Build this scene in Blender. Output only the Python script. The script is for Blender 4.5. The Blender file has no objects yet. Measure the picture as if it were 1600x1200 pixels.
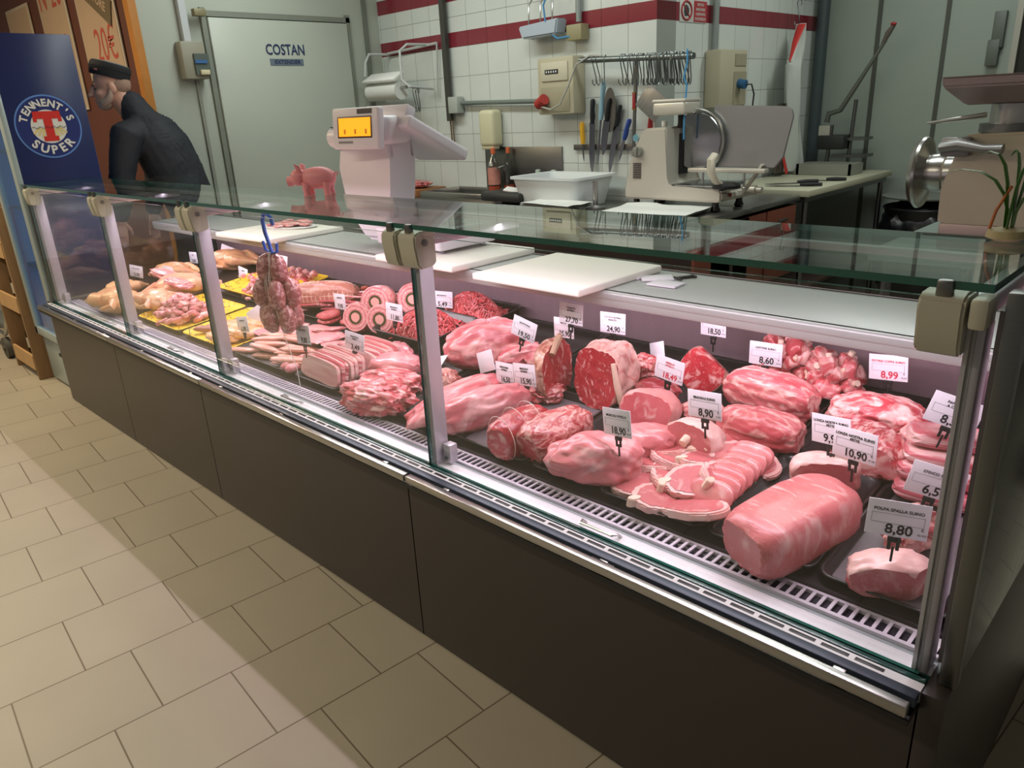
import bpy, bmesh, math, random
from mathutils import Vector, Matrix, Euler, noise
PI=math.pi
rnd=random.Random(7)
sc=bpy.context.scene
col=sc.collection
# ---------------------------------------------------------------- camera
cd=bpy.data.cameras.new('camera'); cam=bpy.data.objects.new('camera',cd); col.objects.link(cam)
def _cam(yaw,pit,roll):
    f=Vector((math.sin(yaw)*math.cos(pit),math.cos(yaw)*math.cos(pit),-math.sin(pit)))
    r0=Vector((math.cos(yaw),-math.sin(yaw),0)); d0=f.cross(r0)
    r=r0*math.cos(roll)+d0*math.sin(roll); d=-r0*math.sin(roll)+d0*math.cos(roll)
    m=Matrix.Identity(4)
    for i in range(3): m[i][0]=r[i]; m[i][1]=-d[i]; m[i][2]=-f[i]
    m[2][3]=1.5
    return m
cam.matrix_world=_cam(-0.78924965,0.34973071,0.05221286)
cd.sensor_width=36; cd.lens=1172.17/1600*36; cd.clip_start=.02; cd.clip_end=60
sc.camera=cam
# ---------------------------------------------------------------- view, world, lights
sc.view_settings.view_transform='Standard'; sc.view_settings.look='None'
sc.view_settings.gamma=1; sc.view_settings.use_curve_mapping=False
sc.view_settings.exposure=0.0
w=bpy.data.worlds.new('world'); sc.world=w; w.use_nodes=True
w.node_tree.nodes['Background'].inputs[0].default_value=(.62,.60,.54,1)
w.node_tree.nodes['Background'].inputs[1].default_value=.22
sc.cycles.transparent_max_bounces=24; sc.cycles.max_bounces=7
sc.cycles.use_denoising=True
def area(name,loc,size,power,color,rot=(0,0,0),spread=None):
    l=bpy.data.lights.new(name,'AREA'); l.shape='RECTANGLE'; l.size,l.size_y=size; l.energy=power; l.color=color
    if spread: l.spread=spread
    o=bpy.data.objects.new(name,l); o.location=loc; o.rotation_euler=rot; col.objects.link(o); return o
WARM=(1,.90,.72); COOL=(.93,1,.955); PINK=(1,.80,.94)
area('ceiling_lamp_light',(-3.2,-.9,2.95),(3.6,.3),64,WARM)
area('ceiling_lamp_light',(-6.0,.2,2.95),(1.6,.5),75,(1,.80,.52))
area('ceiling_lamp_light',(-3.7,2.7,2.95),(2.4,.3),38,COOL)
area('ceiling_lamp_light',(-1.2,3.2,2.95),(1.6,.3),24,COOL)
area('ceiling_lamp_light',(-1.2,5.1,2.95),(1.2,.3),22,COOL)
# pink LED strip under the rear of the top glass
area('display_led_and_fill_light',(-2.55,1.44,1.212),(4.55,.012),27,PINK,(math.radians(3),0,0))
area('display_led_and_fill_light',(-2.55,1.83,.928),(4.5,.012),9,PINK,(math.radians(38),0,0))  # added fill strip under the shelf front, brightens the back of the case
# ---------------------------------------------------------------- materials
def _nt(name):
    m=bpy.data.materials.new(name); m.use_nodes=True; nt=m.node_tree
    return m,nt,nt.nodes['Principled BSDF']
def rgb(h):
    if isinstance(h,str):
        v=[int(h[i:i+2],16)/255 for i in (0,2,4)]
        return tuple((c/12.92 if c<=.04045 else ((c+.055)/1.055)**2.4) for c in v)+(1,)
    return tuple(h)+(1,)
_mc={}
def mat(name,c,rough=.5,metal=0,noise_=0,nscale=20,bump=0,bscale=60,emit=0,spec=.5,coat=0,brushed=None):
    if name in _mc: return _mc[name]
    m,nt,b=_nt(name); c=rgb(c)
    b.inputs['Base Color'].default_value=c; b.inputs['Roughness'].default_value=rough; b.inputs['Metallic'].default_value=metal
    b.inputs['Specular IOR Level'].default_value=spec; b.inputs['Coat Weight'].default_value=coat
    if emit: b.inputs['Emission Color'].default_value=c; b.inputs['Emission Strength'].default_value=emit
    tc=nt.nodes.new('ShaderNodeTexCoord')
    mp=nt.nodes.new('ShaderNodeMapping'); nt.links.new(tc.outputs['Object'],mp.inputs[0])
    if brushed: mp.inputs['Scale'].default_value=brushed
    if noise_:
        n=nt.nodes.new('ShaderNodeTexNoise'); n.inputs['Scale'].default_value=nscale; n.inputs['Detail'].default_value=4
        nt.links.new(mp.outputs[0],n.inputs[0])
        mx=nt.nodes.new('ShaderNodeMix'); mx.data_type='RGBA'; nt.links.new(n.outputs[0],mx.inputs[0])
        mx.inputs[6].default_value=tuple(x*(1-noise_) for x in c[:3])+(1,); mx.inputs[7].default_value=tuple(min(1,x*(1+noise_)) for x in c[:3])+(1,)
        nt.links.new(mx.outputs[2],b.inputs['Base Color'])
    if bump:
        n=nt.nodes.new('ShaderNodeTexNoise'); n.inputs['Scale'].default_value=bscale; n.inputs['Detail'].default_value=3
        nt.links.new(mp.outputs[0],n.inputs[0]); bp=nt.nodes.new('ShaderNodeBump'); bp.inputs['Strength'].default_value=bump; bp.inputs['Distance'].default_value=.003
        nt.links.new(n.outputs[0],bp.inputs['Height']); nt.links.new(bp.outputs[0],b.inputs['Normal'])
    _mc[name]=m; return m
def glassmat(name,tint,f0=.04,gloss=1.0,rough=.0):
    m=bpy.data.materials.new(name); m.use_nodes=True; nt=m.node_tree; N=nt.nodes; L=nt.links
    for n in list(N): N.remove(n)
    out=N.new('ShaderNodeOutputMaterial'); mix=N.new('ShaderNodeMixShader'); tr=N.new('ShaderNodeBsdfTransparent'); gl=N.new('ShaderNodeBsdfGlossy')
    tr.inputs[0].default_value=rgb(tint); gl.inputs['Roughness'].default_value=rough; gl.inputs['Color'].default_value=(gloss,gloss,gloss,1)
    geo=N.new('ShaderNodeNewGeometry'); dot=N.new('ShaderNodeVectorMath'); dot.operation='DOT_PRODUCT'
    L.new(geo.outputs['Incoming'],dot.inputs[0]); L.new(geo.outputs['Normal'],dot.inputs[1])
    def M(op,a,b):
        n=N.new('ShaderNodeMath'); n.operation=op
        for i,v in enumerate((a,b)):
            if v is None: continue
            if isinstance(v,(int,float)): n.inputs[i].default_value=v
            else: L.new(v,n.inputs[i])
        return n.outputs[0]
    c=M('ABSOLUTE',dot.outputs['Value'],None); k=M('SUBTRACT',1.0,c); p=M('POWER',k,5.0); q=M('MULTIPLY',p,1-f0); F=M('ADD',q,f0)
    L.new(F,mix.inputs[0]); L.new(tr.outputs[0],mix.inputs[1]); L.new(gl.outputs[0],mix.inputs[2]); L.new(mix.outputs[0],out.inputs[0])
    return m
def gridmat(name,ctile,cgrout,w_,h_,gap,axes,rough=.25,offset=0,rotz=0,loc=(0,0,0),var=.03,bands=None,stripe=None,bumpy=.4):
    """tiles through the Brick texture; axes: which object coords become u,v"""
    m,nt,b=_nt(name); N=nt.nodes; L=nt.links
    tc=N.new('ShaderNodeTexCoord'); mp=N.new('ShaderNodeMapping'); L.new(tc.outputs['Object'],mp.inputs[0])
    mp.inputs['Location'].default_value=loc; mp.inputs['Rotation'].default_value=(0,0,rotz)
    sp=N.new('ShaderNodeSeparateXYZ'); L.new(mp.outputs[0],sp.inputs[0]); cb=N.new('ShaderNodeCombineXYZ')
    L.new(sp.outputs[axes[0]],cb.inputs[0]); L.new(sp.outputs[axes[1]],cb.inputs[1])
    br=N.new('ShaderNodeTexBrick'); L.new(cb.outputs[0],br.inputs[0])
    br.offset=offset; br.offset_frequency=2; br.squash=1
    br.inputs['Scale'].default_value=1; br.inputs['Brick Width'].default_value=w_; br.inputs['Row Height'].default_value=h_
    br.inputs['Mortar Size'].default_value=gap; br.inputs['Mortar Smooth'].default_value=.1; br.inputs['Bias'].default_value=0
    c=rgb(ctile); br.inputs['Color1'].default_value=tuple(x*(1-var) for x in c[:3])+(1,); br.inputs['Color2'].default_value=tuple(min(1,x*(1+var)) for x in c[:3])+(1,)
    br.inputs['Mortar'].default_value=rgb(cgrout)
    colr=br.outputs['Color']
    if bands:
        for (z0,z1,cc) in bands:
            g1=N.new('ShaderNodeMath'); g1.operation='GREATER_THAN'; L.new(sp.outputs[2],g1.inputs[0]); g1.inputs[1].default_value=z0
            g2=N.new('ShaderNodeMath'); g2.operation='LESS_THAN'; L.new(sp.outputs[2],g2.inputs[0]); g2.inputs[1].default_value=z1
            mu=N.new('ShaderNodeMath'); mu.operation='MULTIPLY'; L.new(g1.outputs[0],mu.inputs[0]); L.new(g2.outputs[0],mu.inputs[1])
            mx=N.new('ShaderNodeMix'); mx.data_type='RGBA'; mx.blend_type='MULTIPLY'; L.new(mu.outputs[0],mx.inputs[0]); L.new(colr,mx.inputs[6]); mx.inputs[7].default_value=rgb(cc); colr=mx.outputs[2]
    n=N.new('ShaderNodeTexNoise'); n.inputs['Scale'].default_value=3; n.inputs['Detail'].default_value=5; L.new(tc.outputs['Object'],n.inputs[0])
    mx=N.new('ShaderNodeMix'); mx.data_type='RGBA'; mx.blend_type='MULTIPLY'; mx.inputs[0].default_value=.18; L.new(colr,mx.inputs[6]); L.new(n.outputs['Fac'],mx.inputs[7])
    L.new(mx.outputs[2],b.inputs['Base Color'])
    b.inputs['Roughness'].default_value=rough
    bp=N.new('ShaderNodeBump'); bp.inputs['Strength'].default_value=bumpy; bp.inputs['Distance'].default_value=.002; bp.invert=True
    L.new(br.outputs['Fac'],bp.inputs['Height']); L.new(bp.outputs[0],b.inputs['Normal'])
    return m
# ---------------------------------------------------------------- mesh helpers
class MB:
    def __init__(s): s.bm=bmesh.new(); s.mi=0; s.o=Vector((0,0,0))
    def _fin(s,vs,M_,smooth):
        fs=set()
        for v in vs:
            if M_ is not None: v.co=M_@v.co
            fs.update(v.link_faces)
        for f in fs: f.material_index=s.mi; f.smooth=smooth
        return vs
    def box(s,c,size,rot=(0,0,0),bev=0,M_=None,seg=2):
        t=bmesh.new(); bmesh.ops.create_cube(t,size=1)
        for v in t.verts: v.co=Vector((v.co.x*size[0],v.co.y*size[1],v.co.z*size[2]))
        if bev: bmesh.ops.bevel(t,geom=t.edges[:],offset=min(bev,min(size)*.49),segments=seg,affect='EDGES',profile=.5)
        T=Matrix.Translation(c)@Euler(rot).to_matrix().to_4x4()
        if M_ is not None: T=M_@T
        s._merge(t,T,bool(bev)); return s
    def _merge(s,t,T,smooth=False):
        mp={}
        for v in t.verts: mp[v]=s.bm.verts.new(T@v.co if T is not None else v.co)
        for f in t.faces:
            try: nf=s.bm.faces.new([mp[v] for v in f.verts])
            except ValueError: continue
            nf.material_index=s.mi+f.material_index; nf.smooth=smooth
        t.free()
    def cyl(s,p0,p1,r0,r1=None,n=20,caps=True):
        if r1 is None: r1=r0
        p0=Vector(p0);p1=Vector(p1);d=p1-p0
        t=bmesh.new(); bmesh.ops.create_cone(t,cap_ends=caps,segments=n,radius1=r0,radius2=r1,depth=d.length)
        T=Matrix.Translation((p0+p1)/2)@d.to_track_quat('Z','Y').to_matrix().to_4x4()
        s._merge(t,T,True)
        return s
    def tube(s,pts,r,n=8,closed=False,flat=1.0):
        pts=[Vector(p) for p in pts]; k=len(pts); rings=[]; up=Vector((0,0,1))
        rr=r if isinstance(r,(list,tuple)) else [r]*k
        prev=None
        for i,p in enumerate(pts):
            a=pts[(i-1)%k] if (closed or i>0) else p; b=pts[(i+1)%k] if (closed or i<k-1) else p
            d=(b-a)
            if d.length<1e-9: d=Vector((0,0,1))
            d.normalize()
            if prev is None:
                u=d.cross(up) if abs(d.dot(up))<.95 else d.cross(Vector((1,0,0)))
            else: u=prev-d*prev.dot(d)
            if u.length<1e-6: u=d.orthogonal()
            u.normalize(); prev=u; v=d.cross(u)
            rings.append([s.bm.verts.new(p+(u*math.cos(2*PI*j/n)+v*math.sin(2*PI*j/n)*flat)*rr[i]) for j in range(n)])
        fs=[]
        for i in range(k if closed else k-1):
            A=rings[i];B=rings[(i+1)%k]
            for j in range(n):
                f=s.bm.faces.new((A[j],A[(j+1)%n],B[(j+1)%n],B[j])); fs.append(f)
        if not closed:
            fs.append(s.bm.faces.new(rings[0][::-1])); fs.append(s.bm.faces.new(rings[-1]))
        for f in fs: f.material_index=s.mi; f.smooth=True
        return s
    def lathe(s,prof,c=(0,0,0),n=32,axis='Z',M_=None,smooth=True):
        rings=[]; c=Vector(c); T=M_ or Matrix.Identity(4)
        for (r,h) in prof:
            ring=[]
            for j in range(n):
                a=2*PI*j/n; x,y=r*math.cos(a),r*math.sin(a)
                p={'Z':(x,y,h),'X':(h,x,y),'Y':(y,h,x)}[axis]
                ring.append(s.bm.verts.new(T@(c+Vector(p))))
            rings.append(ring)
        fs=[]
        for A,B in zip(rings,rings[1:]):
            for j in range(n): fs.append(s.bm.faces.new((A[j],A[(j+1)%n],B[(j+1)%n],B[j])))
        if prof[0][0]>1e-6: fs.append(s.bm.faces.new(rings[0][::-1]))
        if prof[-1][0]>1e-6: fs.append(s.bm.faces.new(rings[-1]))
        for f in fs: f.material_index=s.mi; f.smooth=smooth
        return s
    def prism(s,poly,h0,h1,M_=None,smooth=False,bev=0):
        """poly in xy, extruded in z from h0 to h1"""
        t=bmesh.new(); A=[t.verts.new((x,y,h0)) for x,y in poly]; B=[t.verts.new((x,y,h1)) for x,y in poly]; n=len(poly)
        t.faces.new(A[::-1]); t.faces.new(B)
        for i in range(n): t.faces.new((A[i],A[(i+1)%n],B[(i+1)%n],B[i]))
        if bev: bmesh.ops.bevel(t,geom=[e for e in t.edges],offset=bev,segments=2,affect='EDGES')
        s._merge(t,M_,smooth or bool(bev)); return s
    def quad(s,a,b,c,d):
        f=s.bm.faces.new([s.bm.verts.new(p) for p in (a,b,c,d)]); f.material_index=s.mi; return s
    def blob(s,a,b,c,amp=.1,seed=0,sub=4,pw=2.4,flat=.85,cuts=(),M_=None,freq=2.2,fine=.02,fatfn=None):
        t=bmesh.new(); bmesh.ops.create_icosphere(t,subdivisions=sub,radius=1)
        off=Vector((seed*3.17,seed*1.31,-seed*2.7)); flag={}
        for v in t.verts:
            d=v.co.normalized()
            k=(abs(d.x)**pw+abs(d.y)**pw+abs(d.z)**pw)**(-1/pw)
            nn=noise.noise(d*freq+off)*amp+noise.noise(d*freq*2.3+off)*amp*.5+noise.noise(d*freq*7+off)*fine
            p=d*k*(1+nn)
            fl=0
            for i,(nx,ny,nz,dist) in enumerate(cuts):
                nv=Vector((nx,ny,nz)).normalized(); e=p.dot(nv)-dist
                if e>0: p=p-nv*e*(1-.04*noise.noise(p*5+off)); fl=i+1
            if p.z<-flat: p.z=-flat
            flag[v]=fl; v.co=Vector((p.x*a,p.y*b,p.z*c))
        for f in t.faces:
            fl=[flag[v] for v in f.verts]
            if min(fl)>0: f.material_index=1
            elif fatfn and fatfn(f.calc_center_median(),f.normal): f.material_index=2
        T=M_ if M_ is not None else Matrix.Identity(4)
        s._merge(t,T,True); return s
def link_mesh(name,me,parent=None,loc=None,rot=None):
    o=bpy.data.objects.new(name,me); col.objects.link(o)
    if parent is not None: o.parent=parent
    if loc is not None: o.location=loc
    if rot is not None: o.rotation_euler=rot
    return o
def mk(name,mb,mats,parent=None,loc=None,rot=None,world=False,recenter=False):
    """one mesh object out of a builder; world=True: builder is in world coordinates, parent sits at parent.location"""
    bm=mb.bm; 
    if not isinstance(mats,(list,tuple)): mats=[mats]
    if world and parent is not None:
        p=parent; off=Vector((0,0,0))
        while p is not None: off+=p.location; p=p.parent
        bmesh.ops.translate(bm,verts=bm.verts,vec=-off)
    if recenter:
        xs=[v.co for v in bm.verts]; c=Vector(((min(v.x for v in xs)+max(v.x for v in xs))/2,(min(v.y for v in xs)+max(v.y for v in xs))/2,min(v.z for v in xs)))
        bmesh.ops.translate(bm,verts=bm.verts,vec=-c); loc=c
    bmesh.ops.recalc_face_normals(bm,faces=bm.faces)
    me=bpy.data.meshes.new(name); bm.to_mesh(me); bm.free()
    for m in mats: me.materials.append(m)
    me.set_sharp_from_angle(angle=math.radians(38))
    return link_mesh(name,me,parent,loc,rot)
def tag(o,label=None,cat=None,group=None,kind=None):
    if label: o['label']=label
    if cat: o['category']=cat
    if group: o['group']=group
    if kind: o['kind']=kind
    return o
def thing(name,label,cat,loc,rotz=0,group=None,rot=None):
    o=bpy.data.objects.new(name,None); col.objects.link(o); o.empty_display_size=.05
    o.location=loc; o.rotation_euler=rot or (0,0,rotz)
    return tag(o,label,cat,group)
def copy_tree(o,parent=None):
    c=o.copy(); col.objects.link(c)
    if parent is not None: c.parent=parent
    for ch in [x for x in bpy.data.objects if x.parent==o]: copy_tree(ch,c)
    return c
def struct(name,mb,m,label=None):
    o=mk(name,mb,m,recenter=True); o['kind']='structure'
    if label: o['label']=label
    return o
_tc={}
def text_mesh(s,size,m,align='CENTER',bold=0):
    k=(s,size,m.name,align,bold)
    if k in _tc: return _tc[k]
    cu=bpy.data.curves.new('lettering','FONT'); cu.body=s; cu.size=size; cu.align_x=align; cu.align_y='CENTER'; cu.extrude=.0003; cu.offset=bold; cu.resolution_u=3
    o=bpy.data.objects.new('lettering',cu); col.objects.link(o)
    dg=bpy.context.evaluated_depsgraph_get(); me=bpy.data.meshes.new_from_object(o.evaluated_get(dg))
    bpy.data.objects.remove(o); me.materials.clear(); me.materials.append(m); me.name='lettering'
    _tc[k]=me; return me
def lettering(s,size,m,parent,loc,rot=(PI/2,0,0),align='CENTER',bold=0,name='lettering',sx=1):
    o=link_mesh(name,text_mesh(s,size,m,align,bold),parent,loc,rot); o.scale=(sx,1,1); return o
# common materials
STEEL=mat('steel','B9B8B4',.28,1,.06,8,brushed=(1,1,30))
STEELD=mat('dark_steel','7B7C7A',.35,1,.1,8,brushed=(1,30,30))
ALU=mat('aluminium','C2BCC4',.38,.35,.04,10)
ALUG=mat('grey_bracket','BDB9A8',.42,.15)
WHITE=mat('white_enamel','DADADC',.35)
WPLAST=mat('white_plastic','E8E8E4',.4)
BLACK=mat('black_plastic','141416',.4)
CHAR=mat('charcoal_panel','3A3330',.33,0,.06,2)
DARKRAIL=mat('dark_rail','3C4450',.4,.3)
IVORY=mat('ivory_plastic','B9B193',.45)
# ================================================================ THE ROOM
XL=-5.32; YA=4.0; XB=-2.70; YG=6.16; HC=3.0
mb=MB(); mb.box((-4.0,2.0,-.05),(14,14,.1)); _f=struct('floor',mb,gridmat('floor_tiles','B0A795','6E614E',.316,.316,.0022,(1,0),.46,.396,math.radians(4.87),(.028,.024,0),.035,bumpy=.5))
mb=MB(); mb.box((-4.0,2.0,3.05),(14,14,.1)); struct('ceiling',mb,mat('ceiling_paint','B9B6AC',.8,0,.05,2))
tile=dict(w_=.2,h_=.2,gap=.0022,rough=.16,var=.02,bumpy=.5)
bands=[(1.948,2.048,'A03A48'),(2.248,2.348,'A03A48')]
mtA=gridmat('white_wall_tiles_a','D6DBD4','9FA39B',axes=(0,2),loc=(.1,0,.052),bands=[(a+.052,b+.052,c) for a,b,c in bands],**tile)
mb=MB(); mb.box(((XL+XB)/2,YA+.1,1.5),(XB-XL,.2,3)); o=struct('wall_back',mb,None,)
mtB=gridmat('white_wall_tiles_b','D6DBD4','9FA39B',axes=(1,2),loc=(0,.1,.052),bands=[(a+.052,b+.052,c) for a,b,c in bands],**tile)
def reset_mat(o,m):
    o.data.materials.clear(); o.data.materials.append(m)
def to_world_mesh(o):
    off=o.location.copy()
    for v in o.data.vertices: v.co+=off
    o.location=(0,0,0)
to_world_mesh(o); reset_mat(o,mtA)
mb=MB(); mb.box((XB-.1,(YA+YG)/2+.1,1.5),(.2,YG-YA-.2,3)); o=struct('wall_side',mb,mtB); to_world_mesh(o); to_world_mesh(_f)
pale=mat('insulated_panel','9AA499',.42,0,.03,3); palel=mat('cold_room_panel','A9AFA3',.38,0,.03,3)
mb=MB(); mb.box((-1.1,YG+.06,1.5),(3.2,.12,3)); struct('wall_far',mb,pale)
for i,x in enumerate((-2.25,-1.80)):
    mb=MB(); mb.box((x,YG-.004,1.5),(.028,.012,3)); struct('trim_%d'%(i+1),mb,mat('panel_joint','4E5148',.5))
mb=MB(); mb.box((XL-.06,(2.13+YA)/2,1.5),(.12,YA-2.13,3)); struct('wall_left',mb,palel)
mb=MB(); mb.box((-7.8,2.19,1.5),(4.84,.12,3)); struct('wall_brown',mb,mat('brown_paint','5E3426',.6,0,.06,4))
mb=MB(); mb.box((XL-.03,2.105,1.5),(.075,.05,3)); struct('trim_3',mb,mat('orange_wood','B7772A',.5,0,.12,12,brushed=(8,8,1)))
# cold room door on the left wall
d=thing('door_1',None,None,(XL,3.12,0)); d['kind']='structure'
mb=MB(); mb.box((XL+.02,3.12,1.10),(.04,1.10,2.16),bev=.008); leaf=mk('door_leaf',mb,palel,d,world=True)
mb=MB()
for y in (2.548,3.692): mb.box((XL+.012,y,1.12),(.024,.035,2.24))
mb.box((XL+.012,3.12,2.205),(.024,1.18,.035)); mk('door_frame',mb,mat('door_frame_grey','7E8378',.45,.2),d,world=True)
NAVY=mat('navy_ink','1E2C55',.5); GREYB=mat('grey_blue_ink','5F6C78',.5)
lettering('COSTAN',.098,NAVY,d,(.043,-.005,1.985),(PI/2,0,PI/2),bold=.0015,sx=.8)
mb=MB(); mb.box((XL+.0415,3.115,1.905),(.002,.27,.045)); mk('badge_plate',mb,GREYB,d,world=True)
lettering('EXTENDER',.037,NAVY,d,(.0445,0,1.905),(PI/2,0,PI/2),bold=.0006,sx=1.15)
# profile strip and cable duct beside the door
mb=MB(); mb.box((XL+.012,3.86,1.5),(.024,.03,3)); struct('trim_4',mb,mat('strip_grey','6E7369',.5))
# ================================================================ THE DISPLAY CASE
X0,X1=-4.87,-.232
case=thing('refrigerated_display_case','long refrigerated meat counter with charcoal front panels, steel bumper and glass front','display case',((X0+X1)/2,1.6,0))
def cp(name,mb,m,parent=case,label=None):
    o=mk(name,mb,m,parent,world=True)
    if label: o['label']=label
    return o
# front panels
px=[X0,-3.87,-2.91,-1.568,X1]
for a,b in zip(px,px[1:]):
    mb=MB(); mb.box(((a+b)/2,1.135,.298),(b-a-.005,.03,.58)); cp('front_panel',mb,CHAR)
mb=MB(); mb.box(((X0+X1)/2,1.19,.02),(X1-X0,.04,.04)); cp('kick_plate',mb,BLACK)
mb=MB(); mb.box(((X0+X1)/2,1.665,.29),(X1-X0-.01,.98,.50)); cp('body',mb,CHAR)
# right end: body cheek, glass cheek with steel edge
mb=MB(); mb.box((-.214,1.635,.295),(.036,1.03,.585),bev=.002); cp('end_cheek',mb,CHAR)
mb=MB(); mb.box((-.20,1.66,.905),(.012,.94,.62),bev=.002); cp('end_glass',mb,mat('smoked_glass','1D2629',.08,0,spec=.8),label='dark smoked end glass')
mb=MB(); mb.box((-.205,1.168,.915),(.026,.028,.65),bev=.003); cp('end_edge_strip',mb,STEELD,label='brushed steel corner strip')
mb=MB(); mb.box((-.224,1.66,.905),(.012,.94,.60)); cp('end_inner_face',mb,mat('inner_cheek','A79DA2',.4))
# left end
mb=MB(); mb.box((X0-.012,1.64,.30),(.024,1.03,.60),bev=.002); cp('end_cheek',mb,mat('cheek_grey','4F5253',.4))
mb=MB(); mb.box((X0-.008,1.66,.91),(.010,.94,.62)); cp('end_glass',mb,glassmat('side_glass',(.93,.96,.95)))
mb=MB(); mb.box((X0-.005,1.168,.915),(.026,.03,.65),bev=.003); cp('end_edge_strip',mb,STEELD)
# bumper rails
for a,b in ((X1-.003,-1.493),(-1.503,-2.757),(-2.765,-3.735),(-3.745,X0+.02)):
    m=MB(); m.box(((a+b)/2,1.0695,.585),(abs(a-b),.019,.02),bev=.002)
    bu=cp('bumper_rail',m,STEEL)
for x in (-.35,-.85,-1.36,-1.62,-2.2,-2.64,-2.90,-3.4,-3.86,-4.3,-4.75):
    m=MB(); m.box((x,1.098,.582),(.022,.04,.012),bev=.002); cp('bumper_bracket',m,STEEL)
m=MB(); m.box(((X0+X1)/2,1.093,.560),(X1-X0,.050,.012)); cp('gap_light_blocker',m,BLACK)  # dark plate added to stop LED light falling through the bumper gap
# rail, slotted strip, ledge, grille
m=MB(); m.box(((X0+X1)/2,1.1055,.582),(X1-X0,.023,.02),bev=.002); cp('front_rail',m,DARKRAIL)
m=MB(); m.box(((X0+X1)/2,1.128,.579),(X1-X0,.022,.022)); 
m.mi=1
x=X0+.05
while x<X1-.03:
    m.box((x,1.129,.5903),(.048,.0085,.0012),bev=.0005); x+=.0585
cp('slotted_strip',m,[WHITE,BLACK])
m=MB(); m.box(((X0+X1)/2,1.1465,.585),(X1-X0,.014,.014),bev=.003); m.box(((X0+X1)/2,1.1655,.583),(X1-X0,.005,.010)); cp('glass_base_profile',m,mat('teal_profile','234A44',.15,0,spec=.8))
m=MB(); m.box(((X0+X1)/2,1.1865,.577),(X1-X0,.037,.018),bev=.001); cp('inner_ledge',m,WHITE)
m=MB(); m.box(((X0+X1)/2,1.2165,.571),(X1-X0,.023,.012)); cp('ledge_step',m,mat('step_grey','8E9799',.4))
def zd(y): return .587+max(0,(y-1.29))*.12
m=MB(); m.box(((X0+X1)/2,1.250,.569),(X1-X0,.08,.006)); cp('air_duct',m,mat('duct_black','26222A',.7))
m=MB(); m.box(((X0+X1)/2,1.232,.578),(X1-X0,.009,.012)); m.box(((X0+X1)/2,1.284,.574),(X1-X0,.008,.012))
x=X0+.01
while x<X1:
    m.box((x,1.256,.5785),(.0068,.048,.004)); x+=.0205
cp('air_grille',m,mat('grille_lilac','C9C3CC',.4))
# deck
m=MB(); 
y0,y1=1.29,2.17
m.quad((X0,y0,zd(y0)),(X1,y0,zd(y0)),(X1,y1,zd(y1)),(X0,y1,zd(y1))); m.quad((X0,y0,.55),(X1,y0,.55),(X1,y0,zd(y0)),(X0,y0,zd(y0)))
cp('deck',m,mat('deck_dark','2B262C',.35,.3))
m=MB(); m.box(((X0+X1)/2,2.18,.80),(X1-X0,.02,.32)); cp('back_panel',m,mat('inner_back','9C878E',.30,.25,.15,5,brushed=(5,1,1)))
# worktop shelf at the back
m=MB(); m.box(((X0+X1)/2,1.955,.955),(X1-X0-.02,.345,.03),bev=.010,seg=3); m.box(((X0+X1)/2,1.80,.945),(X1-X0-.02,.03,.05),bev=.01)
cp('work_shelf',m,mat('shelf_grey','B4B8B5',.36,.2))
m=MB(); m.box(((X0+X1)/2,2.16,.3),(X1-X0-.02,.02,.6)); m.box(((X0+X1)/2,2.165,.92),(X1-X0-.02,.03,.08)); cp('rear_panel',m,mat('rear_grey','767A76',.4,.3))
# glass front panes, posts, hinges, top glass
GL=glassmat('front_glass',(.965,.98,.972)); GE=mat('glass_edge','14564A',.12,0,spec=.9,coat=1)
GT=glassmat('top_glass',(.86,.93,.90)); GE2=mat('glass_edge_pale','5C7A74',.15,0,spec=.9)
seams=[X0+.03,-4.72,-3.745,-2.775,-1.50,X1-.005]
panes=[(-4.845,-3.75),(-3.742,-2.78),(-2.772,-1.505),(-1.495,-.245)]
def glass_box(name,c,s,m_,edge,parent,axis):
    mb=MB(); mb.box(c,s)
    for f in mb.bm.faces:
        f.normal_update(); n=f.normal
        if abs(n[axis])<.5: f.material_index=1
    return mk(name,mb,[m_,edge],parent,world=True)
for a,b in ((-4.845,-4.725),(-4.717,-3.75),(-3.742,-2.78),(-2.772,-1.505),(-1.495,-.247)):
    if a<-4.8: a,b=-4.845,-3.75
    elif a<-4.7: continue
    glass_box('front_pane',((a+b)/2,1.159,.907),(b-a,.008,.63),GL,GE,case,1)
for x in (-4.80,-3.735,-2.765,-1.49,-.262):
    m=MB(); wd=.020 if x<-.5 else .017
    xc=-.2465 if x>-.5 else x-.008
    m.box((xc,1.192,.885),(wd,.046,.60),bev=.002); m.box((xc-wd/2-.003,1.176,.885),(.006,.024,.60))
    po=cp('post',m,ALU)
    if x<-.5:
        m=MB(); m.box((x+.020,1.205,.618),(.030,.028,.055),bev=.003); cp('post_foot',m,ALU)
        m=MB(); m.cyl((x+.020,1.186,.606),(x+.020,1.190,.606),.006,n=12); cp('foot_bolt',m,STEELD)
    m=MB(); m.box((x+.004,1.34,1.208),(.035,.36,.03),bev=.004); cp('top_arm',m,ALU)
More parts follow.
